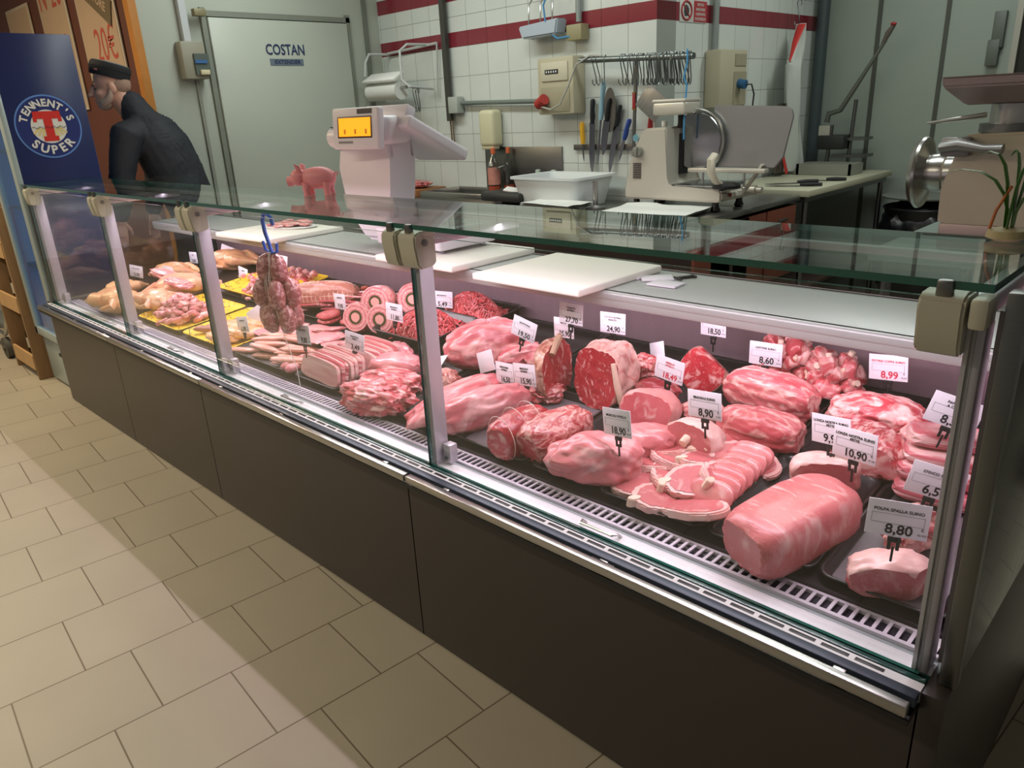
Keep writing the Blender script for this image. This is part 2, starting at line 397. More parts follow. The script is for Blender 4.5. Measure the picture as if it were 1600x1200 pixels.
def hinge(xa,xb):
    m=MB(); w_=xb-xa
    prof=[(1.142,1.232),(1.142,1.190),(1.148,1.172),(1.166,1.166),(1.205,1.172),(1.205,1.236),(1.15,1.236)]
    T=Matrix(((0,0,1,0),(1,0,0,0),(0,1,0,0),(0,0,0,1)))
    prof=[(1.132,1.205),(1.140,1.150),(1.150,1.140),(1.185,1.142),(1.20,1.150),(1.20,1.233),(1.15,1.233),(1.134,1.225)]
    m.prism(prof,xa,xb,T,bev=.004)
    h=cp('hinge_block',m,ALUG)
    m=MB(); m.cyl((xb,1.165,1.205),(xb+.002,1.165,1.205),.009,n=16); m.cyl((xb+.002,1.165,1.205),(xb+.003,1.165,1.205),.005,n=6); mk('hinge_screw',m,STEELD,h,world=True)
    m=MB(); m.box((xb-.012 if w_>.1 else (xa+xb)/2,1.1455,1.238),(.022,.014,.026),bev=.004); mk('glass_clip',m,STEELD,h,world=True)
hinge(-1.588,-1.532); hinge(-1.520,-1.452)
hinge(-2.852,-2.800); hinge(-2.79,-2.73)
hinge(-3.80,-3.755); hinge(-3.745,-3.70)
hinge(-4.83,-4.77); hinge(-.321,-.261); m=MB(); m.box((-.2445,1.160,1.208),(.024,.05,.044),bev=.006); cp('hinge_end_block',m,ALUG)
glass_box('top_glass',((X0+X1)/2-.005,1.338,1.244),(X1-X0+.01,.385,.012),GT,GE,case,2)
m=MB(); m.box(((X0+X1)/2,1.44,1.228),(X1-X0-.16,.022,.014),bev=.003); cp('led_strip',m,mat('led_housing','D8C8D0',.4))
# small wire handles on the ledge
for x in (-.93,-2.28,-3.25,-4.05):
    m=MB(); m.tube([(x-.05,1.195,.583),(x-.05,1.180,.598),(x-.045,1.166,.600),(x+.045,1.166,.600),(x+.05,1.180,.598),(x+.05,1.195,.583)],.0035,8); cp('ledge_handle',m,STEEL)
for x in (-.85,-2.2,-3.2):
    m=MB(); m.box((x,1.083,.586),(.06,.014,.004),bev=.001); cp('latch_plate',m,STEELD)
# ================================================================ MEAT MATERIALS
def meat(name,lean,lean2,fat,amt=.35,scale=9,stretch=(1,1,1),rough=.34,cap=None,bump=.5,marb=0,dist=1.2,coat=.25,soft=.15):
    m,nt,b=_nt(name); N=nt.nodes; L=nt.links
    tc=N.new('ShaderNodeTexCoord'); oi=N.new('ShaderNodeObjectInfo')
    sh=N.new('ShaderNodeVectorMath'); sh.operation='SCALE'; L.new(oi.outputs['Location'],sh.inputs[0]); sh.inputs['Scale'].default_value=3.7
    ad=N.new('ShaderNodeVectorMath'); ad.operation='ADD'; L.new(tc.outputs['Object'],ad.inputs[0]); L.new(sh.outputs[0],ad.inputs[1])
    mp=N.new('ShaderNodeMapping'); L.new(ad.outputs[0],mp.inputs[0]); mp.inputs['Scale'].default_value=stretch
    def noi(s,d=5,di=0):
        n=N.new('ShaderNodeTexNoise'); n.inputs['Scale'].default_value=s; n.inputs['Detail'].default_value=d; n.inputs['Distortion'].default_value=di; L.new(mp.outputs[0],n.inputs[0]); return n.outputs['Fac']
    def ramp(v,a,bb):
        r=N.new('ShaderNodeMapRange'); r.inputs['From Min'].default_value=a; r.inputs['From Max'].default_value=bb; L.new(v,r.inputs['Value']); return r.outputs['Result']
    def mix(f,a,c,bt='MIX'):
        x=N.new('ShaderNodeMix'); x.data_type='RGBA'; x.blend_type=bt
        if isinstance(f,(int,float)): x.inputs[0].default_value=f
        else: L.new(f,x.inputs[0])
        for i,v in ((6,a),(7,c)):
            if isinstance(v,tuple): x.inputs[i].default_value=v
            else: L.new(v,x.inputs[i])
        return x.outputs[2]
    scale=scale*1.35; n1=noi(scale,8,dist); n2=noi(scale*.5,3)
    lc=mix(ramp(n2,.35,.65),rgb(lean),rgb(lean2))
    if marb:
        v=N.new('ShaderNodeTexNoise'); v.inputs['Scale'].default_value=scale*5; v.inputs['Detail'].default_value=3; v.inputs['Distortion'].default_value=2; L.new(mp.outputs[0],v.inputs[0])
        lc=mix(ramp(v.outputs['Fac'],.58,.58+.12/max(marb,.1)),lc,mix(.5,lc,rgb(fat)))
    th=.72-amt*.44-soft*.35
    fm=ramp(n1,th,th+soft)
    if cap:
        ax,t,sf=cap
        d=N.new('ShaderNodeVectorMath'); d.operation='DOT_PRODUCT'; L.new(tc.outputs['Object'],d.inputs[0]); d.inputs[1].default_value=ax
        s_=N.new('ShaderNodeMath'); s_.operation='MULTIPLY_ADD'; L.new(n1,s_.inputs[0]); s_.inputs[1].default_value=sf; L.new(d.outputs['Value'],s_.inputs[2])
        cm=ramp(s_.outputs[0],t+sf*.5-.004,t+sf*.5+.012)
        mm=N.new('ShaderNodeMath'); mm.operation='MAXIMUM'; L.new(fm,mm.inputs[0]); L.new(cm,mm.inputs[1]); fm=mm.outputs[0]
    fc=mix(ramp(noi(scale*3,4),.35,.7),rgb(fat),mix(.35,rgb(fat),rgb(lean)))
    L.new(mix(1.0,mix(fm,lc,fc),(.90,.80,.82,1),'MULTIPLY'),b.inputs['Base Color'])
    b.inputs['Roughness'].default_value=rough; b.inputs['Coat Weight'].default_value=coat; b.inputs['Coat Roughness'].default_value=.22
    b.inputs['Subsurface Weight'].default_value=.12; b.inputs['Subsurface Radius'].default_value=(.012,.004,.003); b.inputs['Subsurface Scale'].default_value=.6
    hb=N.new('ShaderNodeMath'); hb.operation='MULTIPLY_ADD'; L.new(noi(scale*6,4,.6),hb.inputs[0]); hb.inputs[1].default_value=.35; L.new(n1,hb.inputs[2])
    bp=N.new('ShaderNodeBump'); bp.inputs['Strength'].default_value=bump; bp.inputs['Distance'].default_value=.004; L.new(hb.outputs[0],bp.inputs['Height']); L.new(bp.outputs[0],b.inputs['Normal'])
    return m
FAT='EBC3B8'
PORK=meat('pork_flesh','CC6F74','D98486',FAT,.30,8,(1,2.2,1))
PORKF=meat('pork_fatty','C45A60','D27A7C','EFC9BD',.62,9,(1,1.8,1.4),dist=2)
PORKCUT=meat('pork_cut','D07A7C','C66C70',FAT,.22,14,dist=.8,marb=.6,bump=.25)
PORKCAP=meat('pork_capped','CC6F74','D98486','F0D2C8',.2,8,(1,2,1),cap=((0,.35,1),.035,.05))
LOINM=meat('pork_loin','CF7072','DA8583','EFCFC6',.16,9,(2.4,.7,1),cap=((0,-.9,.15),.078,.05),marb=.5)
BEEF=meat('beef_flesh','A82A35','C04450','E7BDB2',.34,9,(1,2,1),dist=1.8)
BEEFM=meat('beef_marbled','9E2732','B83C46','E5B9AE',.50,16,(1,1,1.5),dist=2.6,marb=1)
BEEFCUT=meat('beef_cut','A92331','C23743','EBC6BC',.33,13,dist=2.0,marb=1,bump=.25)
BEEFFAT=meat('beef_fat','C06A66','D08A80','EED2C2',.75,8,(1,1.6,1),dist=1.8)
BEEFDARK=meat('beef_dark','8E2530','A83641','D9A79E',.25,10,bump=.4)
VEAL=meat('veal_flesh','CB6068','D98288','EDC2BA',.48,7,(.7,3.2,1.2),dist=1.4)
VEALP=meat('veal_pale','D0767B','DC8F90','EFC8C2',.35,7,(1,1.8,1))
VEALCUT=meat('veal_cut','CD626B','D97A80','F0CCC4',.24,14,marb=.4,bump=.25)
TURK=meat('turkey_flesh','DD8E92','E5A0A2','F3D0CA',.25,5,(1,1.5,1),coat=.4,bump=.3)
LAMB=meat('lamb_flesh','B8464E','C9636A','EBC6BE',.44,6.5,(1,1.7,1.4),dist=2.2)
BONEM=meat('bone_flesh','B9434C','CA6468','EBC7BC',.50,13,dist=2)
BONE=mat('bone','E3C9B4',.5,0,.1,40)
FATM=meat('fat_rind','E9BEB4','EFCBC0','F5DDD3',.5,10,bump=.3)
BELLY=meat('pork_belly_streaked','C65F68','D07A80','F0D4CC',.50,7,(.3,.3,7.5),dist=.4,soft=.08,bump=.2)
SKIN=meat('pork_skin','D8BBA4','CFAE9C','E6CDB8',.4,6,bump=.2)
CHICK=meat('chicken_skin','E2A88A','E9B995','F2D3A8',.5,8,bump=.35,coat=.3)
CHICKY=meat('chicken_skin_yellow','E0A878','E8B98A','EFC98F',.5,8,bump=.35,coat=.3)
CHICKP=meat('chicken_meat','E0969A','E6A6A4','F0C6BC',.35,8,coat=.4)
SAUS=meat('raw_sausage','A2595A','8F4A4C','D9ABA4',.44,60,coat=.5,bump=.5,dist=.5,soft=.1)
SAUSP=meat('raw_sausage_pale','C8797C','D08C8C','E2B2AA',.4,40,coat=.5,bump=.3)
MINCE=meat('minced_beef','BE3A44','CE5256','E3A39A',.32,60,bump=.3)
BURG=meat('burger_meat','B0383F','C0494E','DDA096',.28,50,bump=.6)
NETM=meat('netted_roast','A6705E','B4806A','C89E88',.4,20,bump=.6)
BREAD=meat('breaded_cutlet','E3A765','EDC08A','F2D9B4',.5,14,bump=.5,coat=0)
def mk_parts(mb,root,specs):
    """specs {index:(name,material)}; faces of each index become their own part"""
    used=sorted({f.material_index for f in mb.bm.faces}); outs=[]
    bmesh.ops.recalc_face_normals(mb.bm,faces=mb.bm.faces)
    for i in used:
        nm,mt=specs.get(i,specs[0])
        b=mb.bm.copy(); b.faces.ensure_lookup_table()
        bmesh.ops.delete(b,geom=[f for f in b.faces if f.material_index!=i],context='FACES')
        for f in b.faces: f.material_index=0
        me=bpy.data.meshes.new(nm); b.to_mesh(me); b.free(); me.materials.append(mt); outs.append(link_mesh(nm,me,root))
    mb.bm.free(); return outs
SLOPE=math.atan(.12)
TB={}
for _l in '''shoulder -0.360 1.341 0.601 0.086 0.051 0.051 31
scraps -0.376 1.497 0.620 0.061 0.043 0.051 47
loin -0.572 1.378 0.603 0.192 0.096 0.074 74
loincap -0.598 1.603 0.633 0.087 0.048 0.056 26
chops -0.813 1.350 0.602 0.201 0.151 0.063 50
breast -1.085 1.365 0.603 0.140 0.088 0.072 28
veal_mid -1.043 1.525 0.623 0.092 0.064 0.048 30
ham -0.923 1.567 0.628 0.091 0.072 0.065 17
round -1.115 1.654 0.639 0.100 0.075 0.067 29
ribeye -1.338 1.739 0.649 0.151 0.106 0.109 103
tbone -1.493 1.681 0.642 0.115 0.069 0.111 115
triangle -1.102 1.924 0.671 0.080 0.056 0.079 47
coppa_up -0.874 1.887 0.667 0.157 0.071 0.069 -5
coppa_low -0.812 1.711 0.646 0.127 0.057 0.060 3
bones1 -0.910 2.080 0.690 0.095 0.067 0.082 12
bones2 -0.771 2.075 0.689 0.090 0.054 0.065 28
neck_up -0.605 1.926 0.671 0.134 0.080 0.056 13
neck_low -0.542 1.727 0.647 0.101 0.061 0.072 -15
belly -0.384 1.713 0.646 0.064 0.045 0.091 17
steakback -1.301 1.897 0.668 0.059 0.041 0.054 -13
roast1 -1.355 1.371 0.605 0.124 0.062 0.073 84
roast2 -1.261 1.414 0.610 0.139 0.070 0.071 77
redchunk -1.489 1.628 0.636 0.065 0.046 0.037 28
veal_flank -1.861 1.749 0.650 0.178 0.107 0.100 58
veal_steaks -1.739 1.774 0.653 0.101 0.061 0.057 55
leg1 -1.686 1.429 0.612 0.187 0.065 0.051 84
leg2 -1.553 1.411 0.610 0.166 0.050 0.066 69
shankfat -1.848 1.517 0.622 0.059 0.048 0.045 28
lamb_ribs -1.957 1.314 0.598 0.154 0.084 0.058 14
lamb_ribs2 -2.012 1.421 0.611 0.137 0.069 0.048 16
turkey -2.103 1.515 0.622 0.113 0.068 0.052 27
roll1 -2.575 1.714 0.646 0.084 0.050 0.078 53
roll2 -2.626 1.873 0.665 0.093 0.065 0.073 51
netroast -3.113 1.863 0.664 0.154 0.069 0.069 51
chicken1 -4.244 1.300 0.596 0.227 0.125 0.087 17
chicken2 -4.128 1.594 0.631 0.151 0.090 0.097 46
chicken3 -4.559 1.737 0.649 0.113 0.079 0.067 36
chicken4 -4.369 2.013 0.682 0.181 0.109 0.058 19'''.splitlines():
    _p=_l.split(); TB[_p[0]]=tuple(float(v) for v in _p[1:])
def cut_of_meat(key,name,label,cat,m0,m1=None,cuts=(),amp=.12,pw=2.4,seed=1,yawd=0,group=None,flat=.85,sub=4,freq=2.2,fine=.02,drop=0,k=.85,tilt=(0,0)):
    x,y,z,a,b,c,yaw=TB[key]
    kk=3**(-(.5-1/pw)*.65)*(1-amp*.15); a*=kk; b*=kk; c*=kk
    rr_=(Matrix.Rotation(SLOPE,3,'X')@Matrix.Rotation(math.radians(yaw+yawd),3,'Z')).to_euler()
    r=thing(name,label,cat,(x,y,z-drop),group=group,rot=rr_)
    mb=MB(); mb.blob(a,b,c,amp,seed,sub,pw,flat,cuts,Matrix.Translation((0,0,c*k)),freq,fine)
    if m1 and cuts: mk_parts(mb,r,{0:('flesh',m0),1:('cut_face',m1)})
    else:
        # a single piece: the mesh itself is the thing
        loc=r.location.copy(); rot=r.rotation_euler.copy(); bpy.data.objects.remove(r)
        r=mk(name,mb,m0,None,loc,rot); tag(r,label,cat,group)
    return r
# ================================================================ TRAYS
TRAYM=mat('black_tray','1B181B',.3); LINER=mat('grey_liner','6A6468',.5)
_tm={}
def tray(x0,x1,y0,y1,label,h=.022,name='meat_tray',m=TRAYM,cat='tray',liner=False,dz=0,group=None):
    w_,d_=round(x1-x0,3),round((y1-y0)/math.cos(SLOPE),3); k=(w_,d_,h,m.name)
    if k not in _tm:
        mb=MB()
        def ring(w,d,r,z):
            out=[]
            for sx,sy,a0 in ((1,1,0),(-1,1,90),(-1,-1,180),(1,-1,270)):
                for i in range(5):
                    a=math.radians(a0+i*22.5); out.append(mb.bm.verts.new((sx*(w/2-r)+r*math.cos(a),sy*(d/2-r)+r*math.sin(a),z)))
            return out
        R=[ring(w_-.045,d_-.045,.02,.003),ring(w_-.036,d_-.036,.022,.005),ring(w_-.018,d_-.018,.026,h-.002),ring(w_-.012,d_-.012,.026,h),ring(w_,d_,.03,h),ring(w_,d_,.03,h-.003),ring(w_-.02,d_-.02,.026,h-.004),ring(w_-.045,d_-.045,.02,0)]
        mb.bm.faces.new(R[0]); mb.bm.faces.new(R[-1][::-1])
        for A,B in zip(R,R[1:]):
            for j in range(20): mb.bm.faces.new((A[j],A[(j+1)%20],B[(j+1)%20],B[j]))
        for f in mb.bm.faces: f.smooth=True
        bmesh.ops.recalc_face_normals(mb.bm,faces=mb.bm.faces)
        me=bpy.data.meshes.new(name); mb.bm.to_mesh(me); me.materials.append(m); _tm[k]=me
    cy=(y0+y1)/2
    o=link_mesh(name,_tm[k],None,((x0+x1)/2,cy,zd(cy)+.001+dz),(SLOPE,0,0)); tag(o,label,cat,group)
    if liner:
        lb=MB(); lb.box((0,0,.0045),(w_-.05,d_-.05,.0015)); mk('paper_liner',lb,LINER,o)
    return o
F=1.302; B_=1.69
tray(-.487,-.245,F,B_,'black tray under the single pork shoulder piece beside the glass end',liner=True)
tray(-.735,-.492,F,B_,'black tray under the big boneless pork loin')
tray(-1.035,-.742,F,B_,'black tray full of bone-in pork chops')
tray(-1.265,-1.042,F,B_,'black tray under the pale veal breast')
tray(-1.570,-1.272,F,B_,'black tray half empty in front of the two beef roasts',liner=True)
tray(-1.875,-1.577,F,B_,'black tray under the two lean shank muscles by the middle post',liner=True)
tray(-2.180,-1.882,F,B_,'black tray under the lamb pieces')
tray(-2.480,-2.187,F,B_,'black tray under the sliced pancetta')
tray(-2.985,-2.49,F,1.62,'wide black tray under the chicken fillet strips',liner=True)
tray(-4.50,-4.02,F,B_,'black tray under the front left whole chickens')
R0,R1=1.715,2.13
for a,b,l in ((-.50,-.25,'rear black tray under the pork belly slabs'),(-.735,-.507,'rear black tray under the pork neck'),(-1.03,-.742,'rear black tray under the two rolled pork coppa joints'),(-1.265,-1.037,'rear black tray under the pork round and triangular veal cut'),(-1.62,-1.27,'rear black tray under the big beef rib joint'),(-2.02,-1.63,'rear black tray under the large veal flank'),(-2.80,-2.50,'rear black tray under the stuffed rolls'),(-3.28,-2.81,'rear black tray under the bacon slices and netted roast'),(-4.0,-3.29,'rear black tray with bay leaf skewers'),(-4.62,-4.01,'rear black tray under the yellow chickens')):
    tray(a,b,R0,R1,l)
# ================================================================ BIG CUTS, right-hand bay
cut_of_meat('shoulder','pork_shoulder_piece','pale boneless pork shoulder piece alone on a lined tray by the glass end','meat',PORKCAP,PORKCUT,((-.2,-1,-.15,.62),(.9,-.6,0,.8)),.14,2.6,3)
cut_of_meat('scraps','fat_pork_trimming','white and pink fatty pork trimming behind the 8,80 card','meat',PORKF,amp=.35,seed=5,freq=3)
cut_of_meat('loin','boneless_pork_loin','big rectangular boneless pork loin with a clean cut end near the glass','meat',LOINM,PORKCUT,((-1,.08,0,.86),),.05,4.2,8,fine=.01)
cut_of_meat('loincap','pork_loin_piece','short pork loin end with white fat on top behind the big loin','meat',meat('loin_end','D68C86','DE9A92','F2D8CE',.25,9,cap=((0,.5,1),.045,.03)),PORKCUT,((0,-1,0,.66),),.06,3.2,9)
cut_of_meat('breast','veal_breast','large pale veal breast folded on its tray, 18,90 card behind','meat',VEALP,amp=.20,seed=15,pw=2.1,freq=1.5,sub=5,fine=.015)
cut_of_meat('veal_mid','veal_rump_piece','pink veal rump piece right behind the folded breast','meat',VEALP,amp=.16,seed=14)
h=cut_of_meat('ham','bone_in_ham_cut','round bone-in pork leg cut with white rind under the 8,90 card','meat',meat('ham_rind','E0B4AC','E8C4BA','F2DAD0',.5,8),PORKCUT,((-.55,-1,.15,.30),),.08,2.4,17)
mb=MB(); mb.cyl((-.02,-.035,.062),(-.012,-.012,.070),.012,n=12); mk('bone',mb,BONE,h)
cut_of_meat('round','pork_round_cut','pink pork round with a flat sliced face, front of the beef rib','meat',meat('round_rind','D98F8C','E5A9A2','F0CEC4',.35,8),VEALCUT,((-.45,-1,.3,.42),),.08,2.5,19)
def rib_face():
    return meat('ribeye_face','A32430','B93A44','EDCAC0',.30,7,dist=3.6,marb=.8,bump=.2,soft=.10)
r=cut_of_meat('ribeye','beef_rib_joint','largest beef rib joint with a pale fat back and red ribeye face, 24,90 card','meat',BEEFFAT,rib_face(),((-1,.25,.25,.42),),.08,2.7,23,sub=5)
mb=MB(); mb.tube([(-.085,-.09,.03),(-.09,-.085,.09),(-.075,-.07,.16)],[.010,.011,.008],10); mk('rib_bone',mb,BONE,r)
r=cut_of_meat('tbone','aged_beef_steak','upright thick beef steak with dark dried edge, 27,70 card behind','meat',meat('aged_rim','9C4038','B07A66','E2C6AC',.55,12,dist=2),rib_face(),((-.35,-1,.1,.25),),.12,2.5,27)
mb=MB(); mb.tube([(-.06,-.02,.17),(.0,-.03,.205),(.07,-.01,.185)],[.010,.013,.009],8); mk('chine_bone',mb,mat('dried_bone','A98970',.6,0,.2,30),r)
cut_of_meat('triangle','triangular_veal_cut','dark-edged triangular meat wedge under the 18,50 card','meat',meat('wedge_rind','9A6E60','B58A78','E0C0AC',.5,9),BEEFCUT,((-.6,-1,.3,.30),(1,0,.8,.55)),.08,2.1,31)
cut_of_meat('coppa_up','rolled_pork_coppa','upper rolled pork coppa joint lying under the 8,60 card','meat',meat('coppa_skin','C2545C','D27A7C','F1CBBE',.42,7,(1,2.5,2),dist=2.2),PORKF,((1,0,0,.93),),.10,2.7,33,sub=5)
cut_of_meat('coppa_low','rolled_pork_coppa','lower rolled pork coppa joint at the front of the pair','meat',meat('coppa_skin_b','C85E64','D6807F','F1CBBE',.36,8,(1,2.5,2),dist=2),PORKF,((1,0,0,.93),),.10,2.7,36,sub=5)
cut_of_meat('neck_up','pork_neck_joint','marbled pork neck joint, cut side up, under the 8,99 card','meat',meat('neck_flesh','B63F4A','C75A60','F1CFC6',.52,8,(1,1.6,1),dist=2.8,marb=1),amp=.12,seed=40,pw=2.3,sub=5)
cut_of_meat('neck_low','pork_neck_joint','lower pork neck joint with red streaky end, behind the 10,90 card','meat',meat('neck_flesh_b','B23640','C65258','EFC9BF',.5,10,(2.5,1,1),dist=3,marb=1),PORKF,((0.3,-1,0,.8),),.16,2.4,43,sub=5)
for i in range(4):
    x,y,z,a,b,c,yw=TB['belly']
    mb=MB(); mb.blob(.085,.05,.020,.05,50+i,3,4.5,.95,freq=1.5,fine=.01); 
    o=mk('pork_belly_slab',mb,BELLY,None,(x+rnd.uniform(-.004,.004),y-.03+i*.016,z+.02+i*.037),(.06*(-1)**i,.03,math.radians(8+5*i))); tag(o,['lowest','second','third','topmost'][i]+' slab in the stack of streaky pork belly beside the end post','meat','streaky pork belly slabs')
cut_of_meat('steakback','beef_steak_stack','dark red beef steak pile half hidden by a blank grey card','meat',BEEFM,amp=.2,seed=61,freq=3)
cut_of_meat('roast1','beef_roast','left deep red beef roast tied with string and a smooth cut end','meat',BEEF,BEEFCUT,((-1,-.1,0,.82),),.07,2.8,63,sub=5)
cut_of_meat('roast2','beef_roast','right marbled beef roast netted in white fat threads, second of the pair','meat',BEEFM,BEEFCUT,((-1,-.1,-.1,.85),),.08,2.8,66,sub=5)
mb=MB()
x,y,z,a,b,c,yw=TB['roast1']; 
for t in (-.55,-.1,.35):
    pts=[]
    for i in range(24):
        an=2*PI*i/24; k=(1-abs(t)**2.8)**(1/2.8)*1.05; pts.append((a*t,b*k*math.cos(an),c*.85+c*k*max(-.84,math.sin(an))))
    mb.tube(pts,.0011,5,closed=True)
mk('butcher_twine',mb,mat('twine','E5DCCF',.8),[o for o in bpy.data.objects if o.name.startswith('beef_roast')][0])
cut_of_meat('redchunk','beef_chunk','small red ragged beef chunk below the upright steak','meat',BEEFM,amp=.3,seed=70,freq=3)
cut_of_meat('veal_flank','veal_flank','very large pale red flank of veal with long fibres, 19,50 card','meat',VEAL,amp=.16,seed=72,pw=2.2,sub=5,freq=1.6)
cut_of_meat('veal_steaks','veal_steak_pile','veal steaks leaning against the large flank','meat',VEAL,amp=.22,seed=75,freq=2.8)
cut_of_meat('leg1','veal_shank_muscle','rear long tapered shank muscle beside the middle post','meat',VEAL,amp=.14,seed=77,pw=2.1,sub=5,freq=1.8)
cut_of_meat('leg2','veal_shank_muscle','front long tapered shank muscle with silver skin, lying by the air grille','meat',VEALP,amp=.12,seed=79,pw=2.0,sub=5)
cut_of_meat('shankfat','veal_knuckle','brownish knuckle end with white gristle right of the middle post','meat',meat('knuckle','B06058','C08070','E8CABA',.5,14),amp=.25,seed=81,freq=3)
cut_of_meat('lamb_ribs','lamb_shoulder','front lamb shoulder showing white fat and a bone end, left of the middle post','meat',LAMB,amp=.24,seed=84,sub=5,freq=2.6,fine=.05)
cut_of_meat('lamb_ribs2','lamb_shoulder','rear lamb shoulder leaning on the front one','meat',LAMB,amp=.22,seed=87,sub=5,freq=2.4)
cut_of_meat('turkey','turkey_breast','smooth pale pink turkey breast behind the lamb','meat',TURK,amp=.14,seed=90,pw=2.2)
# neck steaks beside the round: extra pieces visible between the large ones
def extra(name,label,m0,p,s,yaw,seed,amp=.15,pw=2.3,m1=None,cuts=(),cat='meat',sub=4):
    TB['_']=(p[0],p[1],zd(p[1])+.012,s[0],s[1],s[2],yaw); return cut_of_meat('_',name,label,cat,m0,m1,cuts,amp,pw,seed,sub=sub)
extra('veal_piece','flat veal piece between the veal flank and the beef steak',VEAL,(-1.63,1.80),(.09,.06,.05),20,93)
extra('beef_offcut','dark red offcut behind the pork round',BEEFDARK,(-1.19,1.80),(.08,.05,.035),10,95,.2)
extra('pork_offcut','pink offcut between the coppa joints and the ham',PORKF,(-1.0,1.74),(.07,.05,.04),30,97,.2)
extra('pork_neck_slice_pile','fatty neck slices right of the lower neck joint',PORKF,(-.47,1.86),(.07,.05,.04),10,99,.2)
# keep neighbouring cuts from growing into each other
from mathutils.bvhtree import BVHTree
_cuts=[o for o in bpy.data.objects if o.parent is None and o.get('category')=='meat' and o.get('group') is None]
def _bvh(o):
    vs=[];ps=[]
    M0=Matrix.LocRotScale(o.location,o.rotation_euler,o.scale)
    for p in ([o] if o.type=='MESH' else [])+[c for c in _kids.get(o.name,[])]:
        Mx=M0 if p is o else M0@Matrix.LocRotScale(p.location,p.rotation_euler,p.scale); b=len(vs)
        vs+=[Mx@v.co for v in p.data.vertices]; ps+=[[b+i for i in f.vertices] for f in p.data.polygons]
    return BVHTree.FromPolygons(vs,ps)
_kids={}
for o in bpy.data.objects:
    if o.parent is not None and o.type=='MESH': _kids.setdefault(o.parent.name,[]).append(o)
for it in range(2):
    T_={o.name:_bvh(o) for o in _cuts}; hit=set()
    for i,a in enumerate(_cuts):
        for b in _cuts[i+1:]:
            if (a.location-b.location).length<.42 and T_[a.name].overlap(T_[b.name]): hit.update((a,b))
    for o in hit: o.scale=o.scale*.97
# ================================================================ CHOPS
def chop_outline(s,seed):
    q=random.Random(seed); pts=[]
    for i in range(40):
        t=2*PI*i/40; r=1+.22*math.cos(t-.6)+.10*math.cos(2*t+1)+.06*math.cos(3*t+seed)+.015*q.uniform(-1,1)
        pts.append((s*1.15*r*math.cos(t),s*.8*r*math.sin(t)))
    return pts
def make_chop(seed,s=.072,th=.018):
    r=bpy.data.objects.new('pork_chop',None); col.objects.link(r); r.empty_display_size=.03
    P=chop_outline(s,seed)
    mb=MB(); mb.prism(P,0,th,bev=.004); mk('fat_rim',mb,FATM,r)
    mb=MB(); mb.prism([(x*.87+.002,y*.84) for x,y in P],-.0015,th+.0015,bev=.003); mk('lean_eye',mb,PORKCUT,r)
    mb=MB(); mb.prism([(-s*.95+.010*math.cos(a)*1.9,s*.25+.010*math.sin(a)) for a in [i*PI/6 for i in range(12)]],-.003,th+.003,bev=.002); mk('bone',mb,BONE,r)
    return r
protos=[make_chop(i+1) for i in range(3)]
CH=[(-.96,1.37,.0,25,8,-5),(-.97,1.47,.004,200,6,4),(-.95,1.57,.008,240,10,2),(-.875,1.345,.002,70,5,6),(-.795,1.335,.012,10,-12,-14),(-.90,1.44,.006,110,6,3),(-.83,1.42,.022,40,12,-8),(-.93,1.50,.010,150,8,5),(-.85,1.52,.026,60,-10,4),(-.78,1.47,.020,95,20,10),(-.80,1.57,.018,30,14,6),(-.88,1.60,.012,75,10,2)]
for i,(x,y,dz,yw,rx,ry) in enumerate(CH):
    o=protos[i] if i<3 else copy_tree(protos[i%3])
    o.location=(x,y,zd(y)+.010+dz); o.rotation_euler=(math.radians(rx)+.1,math.radians(ry),math.radians(yw))
    tag(o,'bone-in pork chop lying in the front tray of overlapping chops','meat','bone-in pork chops on the front tray')
# slices of loin standing at the right of the chops tray
for i in range(7):
    mb=MB(); mb.blob(.055,.012,.034,.06,110+i,3,3,.9,freq=2)
    y=1.40+i*.032
    o=mk('pork_loin_slice',mb,meat('loin_slice','D87F80','DF908E','F0CFC8',.2,9,marb=.4,bump=.2) if i==0 else bpy.data.materials['loin_slice'],None,(-.775,y,zd(y)+.045),(math.radians(-38),0,math.radians(rnd.uniform(-6,6)))); tag(o,'thick pork loin slice in the leaning row right of the bone-in chops','meat','leaning pork loin slices')
# ================================================================ BONES
def bone_chunk(seed):
    r=bpy.data.objects.new('meaty_bone',None); col.objects.link(r); r.empty_display_size=.02
    q=random.Random(seed)
    mb=MB(); mb.blob(.030+q.random()*.012,.022+q.random()*.008,.022,.30,seed,3,3.2,.9,((1,0,0,.75),),freq=2.4); mk_parts(mb,r,{0:('flesh',BONEM),1:('sawn_face',BONEM)})
    mb=MB(); mb.tube([(-.012,0,0),(.034,.002,.003)],.009,10); mk('bone',mb,BONE,r); return r
bp_=[bone_chunk(200+i) for i in range(5)]
n=0
for key,cnt,lab in (('bones1',20,'meaty sawn pork bone in the taller bone heap behind the 8,60 card'),('bones2',18,'meaty sawn pork bone in the lower bone heap beside the 8,99 card')):
    x,y,z,a,b,c,yw=TB[key]; q=random.Random(11)
    for i in range(cnt):
        o=bp_[n] if n<5 else copy_tree(bp_[n%5]); n+=1
        t=i/cnt; lv=t**.8*1.55; rr=math.sqrt(max(.05,1-(lv/1.9)))*.95; an=i*2.4
        o.location=(x+a*rr*math.cos(an)*.9,min(2.12,y-.03+b*rr*math.sin(an)*.9),z+.015+c*lv*.95); o.rotation_euler=(q.uniform(0,6),q.uniform(0,6),q.uniform(0,6))
        tag(o,lab,'bone','taller heap of pork bones' if key=='bones1' else 'lower heap of pork bones')
